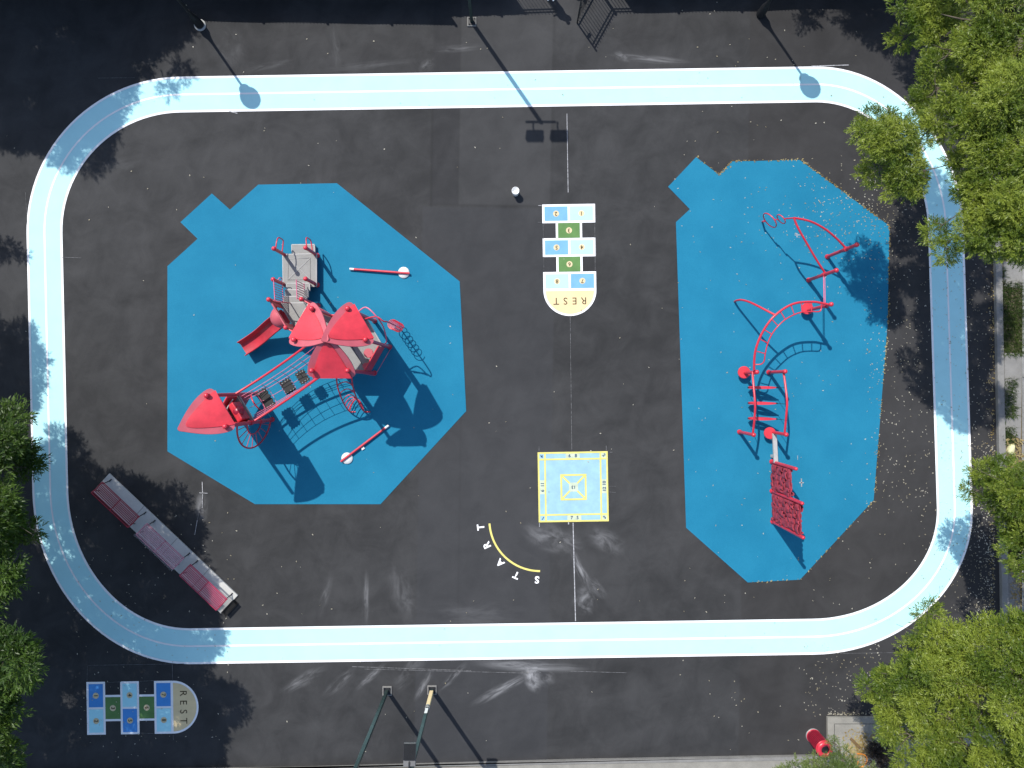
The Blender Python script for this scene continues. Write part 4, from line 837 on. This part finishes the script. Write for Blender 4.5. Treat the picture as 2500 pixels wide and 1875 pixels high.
tree('willow_oak_tree', 'young leafy tree leaning over the right edge of the track between the two larger ones', (2478, 1200), apb(MRB)+shb([(2385, 1350, 5, 50), (2430, 1420, 5.2, 55), (2400, 1480, 5.3, 50), (2465, 1500, 5.5, 60), (2450, 1340, 5.3, 50)]), 'leaf', 820, .09, 13, .13, 2.4)
tree('willow_oak_tree', 'pale green treetop poking in at the bottom edge beside the red litter bin', (2040, 2010), apb([(1984, 1856, 3.2, 20), (2015, 1868, 3.3, 24), (2058, 1850, 3.3, 22), (2076, 1868, 3.4, 20), (1948, 1878, 3.2, 20), (1905, 1885, 3.2, 18), (2034, 1812, 2.9, 7), (1985, 1915, 3.6, 45), (2060, 1910, 3.6, 50), (2130, 1885, 3.2, 24)]), 'leafs', 820, .088, 14, .1, 1.6)
tree('purple_shrub', 'dark purple leaved shrub between the leaf pile and the broad corner tree', (2140, 1850), apb([(2150, 1835, .9, 22), (2165, 1850, 1.0, 24), (2145, 1858, .9, 20), (2135, 1818, .7, 14)]), 'leafd', 900, .09, 15, .03, .4)
# left hand trees: crowns overhang from outside the left edge, their shadow covers the lower left of the yard
def fill(poly, step, h0, h1, r, seed, skip=.0):
    rr = random.Random(seed); xs = [p[0] for p in poly]; ys = [p[1] for p in poly]; out = []
    def inside(x, y):
        c = False; n = len(poly)
        for i in range(n):
            (x0, y0), (x1, y1) = poly[i], poly[i-1]
            if (y0 > y) != (y1 > y) and x < (x1-x0)*(y-y0)/(y1-y0)+x0: c = not c
        return c
    y = min(ys)
    while y < max(ys):
        x = min(xs)
        while x < max(xs):
            a, b = x+rr.uniform(-.28, .28)*step, y+rr.uniform(-.28, .28)*step
            if inside(a, b) and rr.random() > skip: out.append((a, b, rr.uniform(h0, h1), r*rr.uniform(.8, 1.15)))
            x += step
        y += step
    return out
PL = [(120, 1085), (180, 1120), (280, 1190), (380, 1235), (450, 1290), (485, 1380), (490, 1470), (500, 1560), (540, 1640), (555, 1700), (525, 1790), (525, 1990), (60, 1990), (-140, 1900), (-140, 1200), (-40, 1060)]
up_, lo_ = [b for b in fill(PL, 62, 6.0, 7.0, 50, 21, .05) if b[1] < 1480], [b for b in fill(PL, 62, 6.0, 7.0, 50, 21, .05) if b[1] >= 1480]
tree('ash_tree', 'leafy tree reaching over the left edge beside the shaded benches', (-45, 1120), apb([(8, 1020, 5.6, 34), (-10, 1080, 6, 50), (48, 1085, 5.4, 30), (72, 1100, 5.2, 22), (90, 1130, 5.0, 13), (40, 1140, 5.5, 34), (10, 1190, 5.6, 34), (-20, 1150, 6, 50), (45, 1272, 5.6, 34), (68, 1300, 5.5, 26), (10, 1280, 5.8, 40)])+shb(up_), 'leafl', 520, .14, 31, .2, 3.0)
tree('ash_tree', 'leafy tree reaching over the left edge above the shaded hopscotch grid', (-40, 1560), shb(lo_), 'leafl', 520, .14, 32, .2, 3.0)
tree('ash_tree', 'tree standing outside the left edge, casting shade on the left straight of the track', (-330, 640), shb([(30, 800, 6.2, 38), (55, 850, 6, 36), (-20, 850, 6.4, 55), (95, 885, 5.8, 20), (30, 900, 6.2, 45), (50, 960, 6.2, 38), (-20, 960, 6.4, 55), (10, 1010, 6.3, 40), (75, 925, 6, 26), (20, 615, 5.6, 18), (-15, 610, 5.6, 22), (52, 618, 5.5, 10), (-90, 760, 6.5, 60), (-120, 880, 6.5, 70)]), 'leafl', 480, .14, 33, .18, 2.8)
PT = [(-120, -160), (420, -160), (430, 20), (415, 90), (430, 140), (380, 160), (270, 225), (235, 320), (200, 350), (110, 330), (40, 320), (-120, 270)]
tree('ash_tree', 'tree standing outside the upper left corner, shading the upper left bend of the track', (-150, -250), shb(fill(PT, 62, 6.6, 7.6, 56, 22, .06)+[(440, 160, 7, 20), (425, 40, 7, 30), (405, 215, 7, 16), (270, 330, 7, 14), (20, 330, 7, 22)]), 'leafl', 440, .16, 34, .24, 3.2)
tree('ash_tree', 'tree standing beyond the fence at the upper right, its branches shadowed by the lamp', (2080, -330), shb([(1975, 36, 5, 22), (1960, 60, 5, 14), (2120, 30, 5.4, 40), (2150, 80, 5.4, 38), (2185, 110, 5.4, 36), (2225, 150, 5.4, 34), (2060, 10, 5.4, 34), (2000, 0, 5.2, 20), (2260, 190, 5.4, 40), (2220, 60, 5.6, 60), (2300, 120, 5.6, 60)]), 'leafl', 420, .14, 35, .16, 2.6)
print('leaves', NL)
# ------------------------------------------------------------------ grass, fallen leaves and petals
def blades(name, areas, n, L, mat, seed, z0):
    rg = np.random.default_rng(seed); V = []
    for (u0, v0, u1, v1) in areas:
        k = int(n*(u1-u0)*(v1-v0)/1000); u = rg.uniform(u0, u1, k)+rg.normal(size=k)*2; v = rg.uniform(v0, v1, k)+rg.normal(size=k)*2
        b = np.stack([(u-1250)/S, (937.5-v)/S, np.full(k, z0)], 1); a = rg.uniform(0, 2*np.pi, k); l = L*rg.uniform(.5, 1.3, k); t = rg.uniform(.3, 1.1, k)
        d = np.stack([np.cos(a)*np.sin(t), np.sin(a)*np.sin(t), np.cos(t)], 1)*l[:, None]; w_ = np.stack([-np.sin(a), np.cos(a), np.zeros(k)], 1)*.008
        tip = b+d; tip[:, 2] -= l*.15; V.append(np.stack([b-w_, b+w_, b+d*.6+w_*.8, tip], 1).reshape(-1, 3))
    V = np.concatenate(V); n_ = len(V); me = bpy.data.meshes.new(name); me.from_pydata(V.tolist(), [], np.arange(n_).reshape(-1, 4).tolist()); me.materials.append(M[mat]); o = bpy.data.objects.new(name, me); C.objects.link(o); return o
tag(blades('grass', [(2441, 690, 2500, 868), (2447, 925, 2476, 1020), (2448, 1042, 2474, 1085), (2442, 655, 2450, 700), (2460, 1330, 2500, 1365), (2455, 1500, 2490, 1530)], 260, .2, 'grass', 3, .06), 'green grass tufts growing in the planting strip behind the right curb', 'grass', kind='stuff')
def flakes(name, pts, smin, smax, mat, seed, z=.02):
    rg = np.random.default_rng(seed); V = []
    for u, v in pts:
        s_ = rg.uniform(smin, smax)/S; a = rg.uniform(0, 6.28); c = np.array([(u-1250)/S, (937.5-v)/S, z+rg.uniform(0, .006)]); d = np.array([math.cos(a), math.sin(a), rg.uniform(-.12, .12)])*s_/2; e = np.array([-math.sin(a), math.cos(a), rg.uniform(-.1, .1)])*s_*rg.uniform(.16, .34)
        V += [c-d, c-e+d*.1, c+d, c+e-d*.1]
    me = bpy.data.meshes.new(name); me.from_pydata([tuple(x) for x in V], [], np.arange(len(V)).reshape(-1, 4).tolist()); me.materials.append(M[mat]); o = bpy.data.objects.new(name, me); C.objects.link(o); return o
rg = np.random.default_rng(9); P = []
P += [(rg.uniform(0, 2420), rg.uniform(0, 1850)) for _ in range(230)]                          # sparse everywhere
P += [(rg.uniform(1640, 2420), rg.uniform(0, 1850)) for _ in range(330)]
for _ in range(800): P.append((2425-abs(rg.normal())*90, rg.uniform(560, 1745)))
for _ in range(550): P.append((2428-abs(rg.normal())*42, rg.uniform(1080, 1560)))
for _ in range(420): P.append((rg.uniform(2110, 2270), rg.uniform(420, 1250)))
for _ in range(170): P.append((2130+rg.normal()*55, 520+rg.normal()*55))
for _ in range(170): P.append((rg.normal()*60+1990, rg.normal()*70+560))
for _ in range(150): P.append((rg.uniform(1960, 2150), rg.uniform(1560, 1760)))
for _ in range(90): P.append((rg.uniform(2020, 2150), 1745-abs(rg.normal())*5))
for _ in range(160): P.append((rg.uniform(180, 560), rg.uniform(1250, 1850)))
tag(flakes('petal_litter', P, 2.4, 5.2, 'petal', 4), 'tiny pale petals and leaf bits scattered over the asphalt and rubber', 'litter', kind='stuff')
P = []; e2 = [G(u*K, v*K) for u, v in MAT2]
for i, n in ((1, 12), (2, 30), (3, 40), (4, 110), (5, 60), (6, 60), (7, 24), (8, 12)):
    a, b = MAT2[i], MAT2[(i+1) % len(MAT2)]
    for _ in range(n):
        f = rg.random(); P.append(((a[0]+(b[0]-a[0])*f)*K+rg.normal()*1.6+1, (a[1]+(b[1]-a[1])*f)*K+rg.normal()*1.6-.5))
for _ in range(260): P.append((2427-abs(rg.normal())*7, rg.uniform(640, 1560)))
for _ in range(520):
    P.append((2095+rg.normal()*20, 1822+rg.normal()*20))
for _ in range(160): P.append((rg.uniform(2448, 2495), rg.uniform(1070, 1140)))
for _ in range(140): P.append((rg.uniform(2462, 2488), rg.uniform(1380, 1500)))
tag(flakes('dry_leaf_litter', [p for p in P if p[0] < 2450 and p[1] < 1745], 3, 6.5, 'dry', 5), 'yellowed leaf bits gathered along the rubber edge and right curb', 'litter', kind='stuff')
tag(flakes('dry_leaf_pile', [p for p in P if not (p[0] < 2450 and p[1] < 1745)], 4, 8, 'dry', 6, .13), 'golden dry leaves heaped on the concrete pad and planting strip', 'leaf pile', kind='stuff')
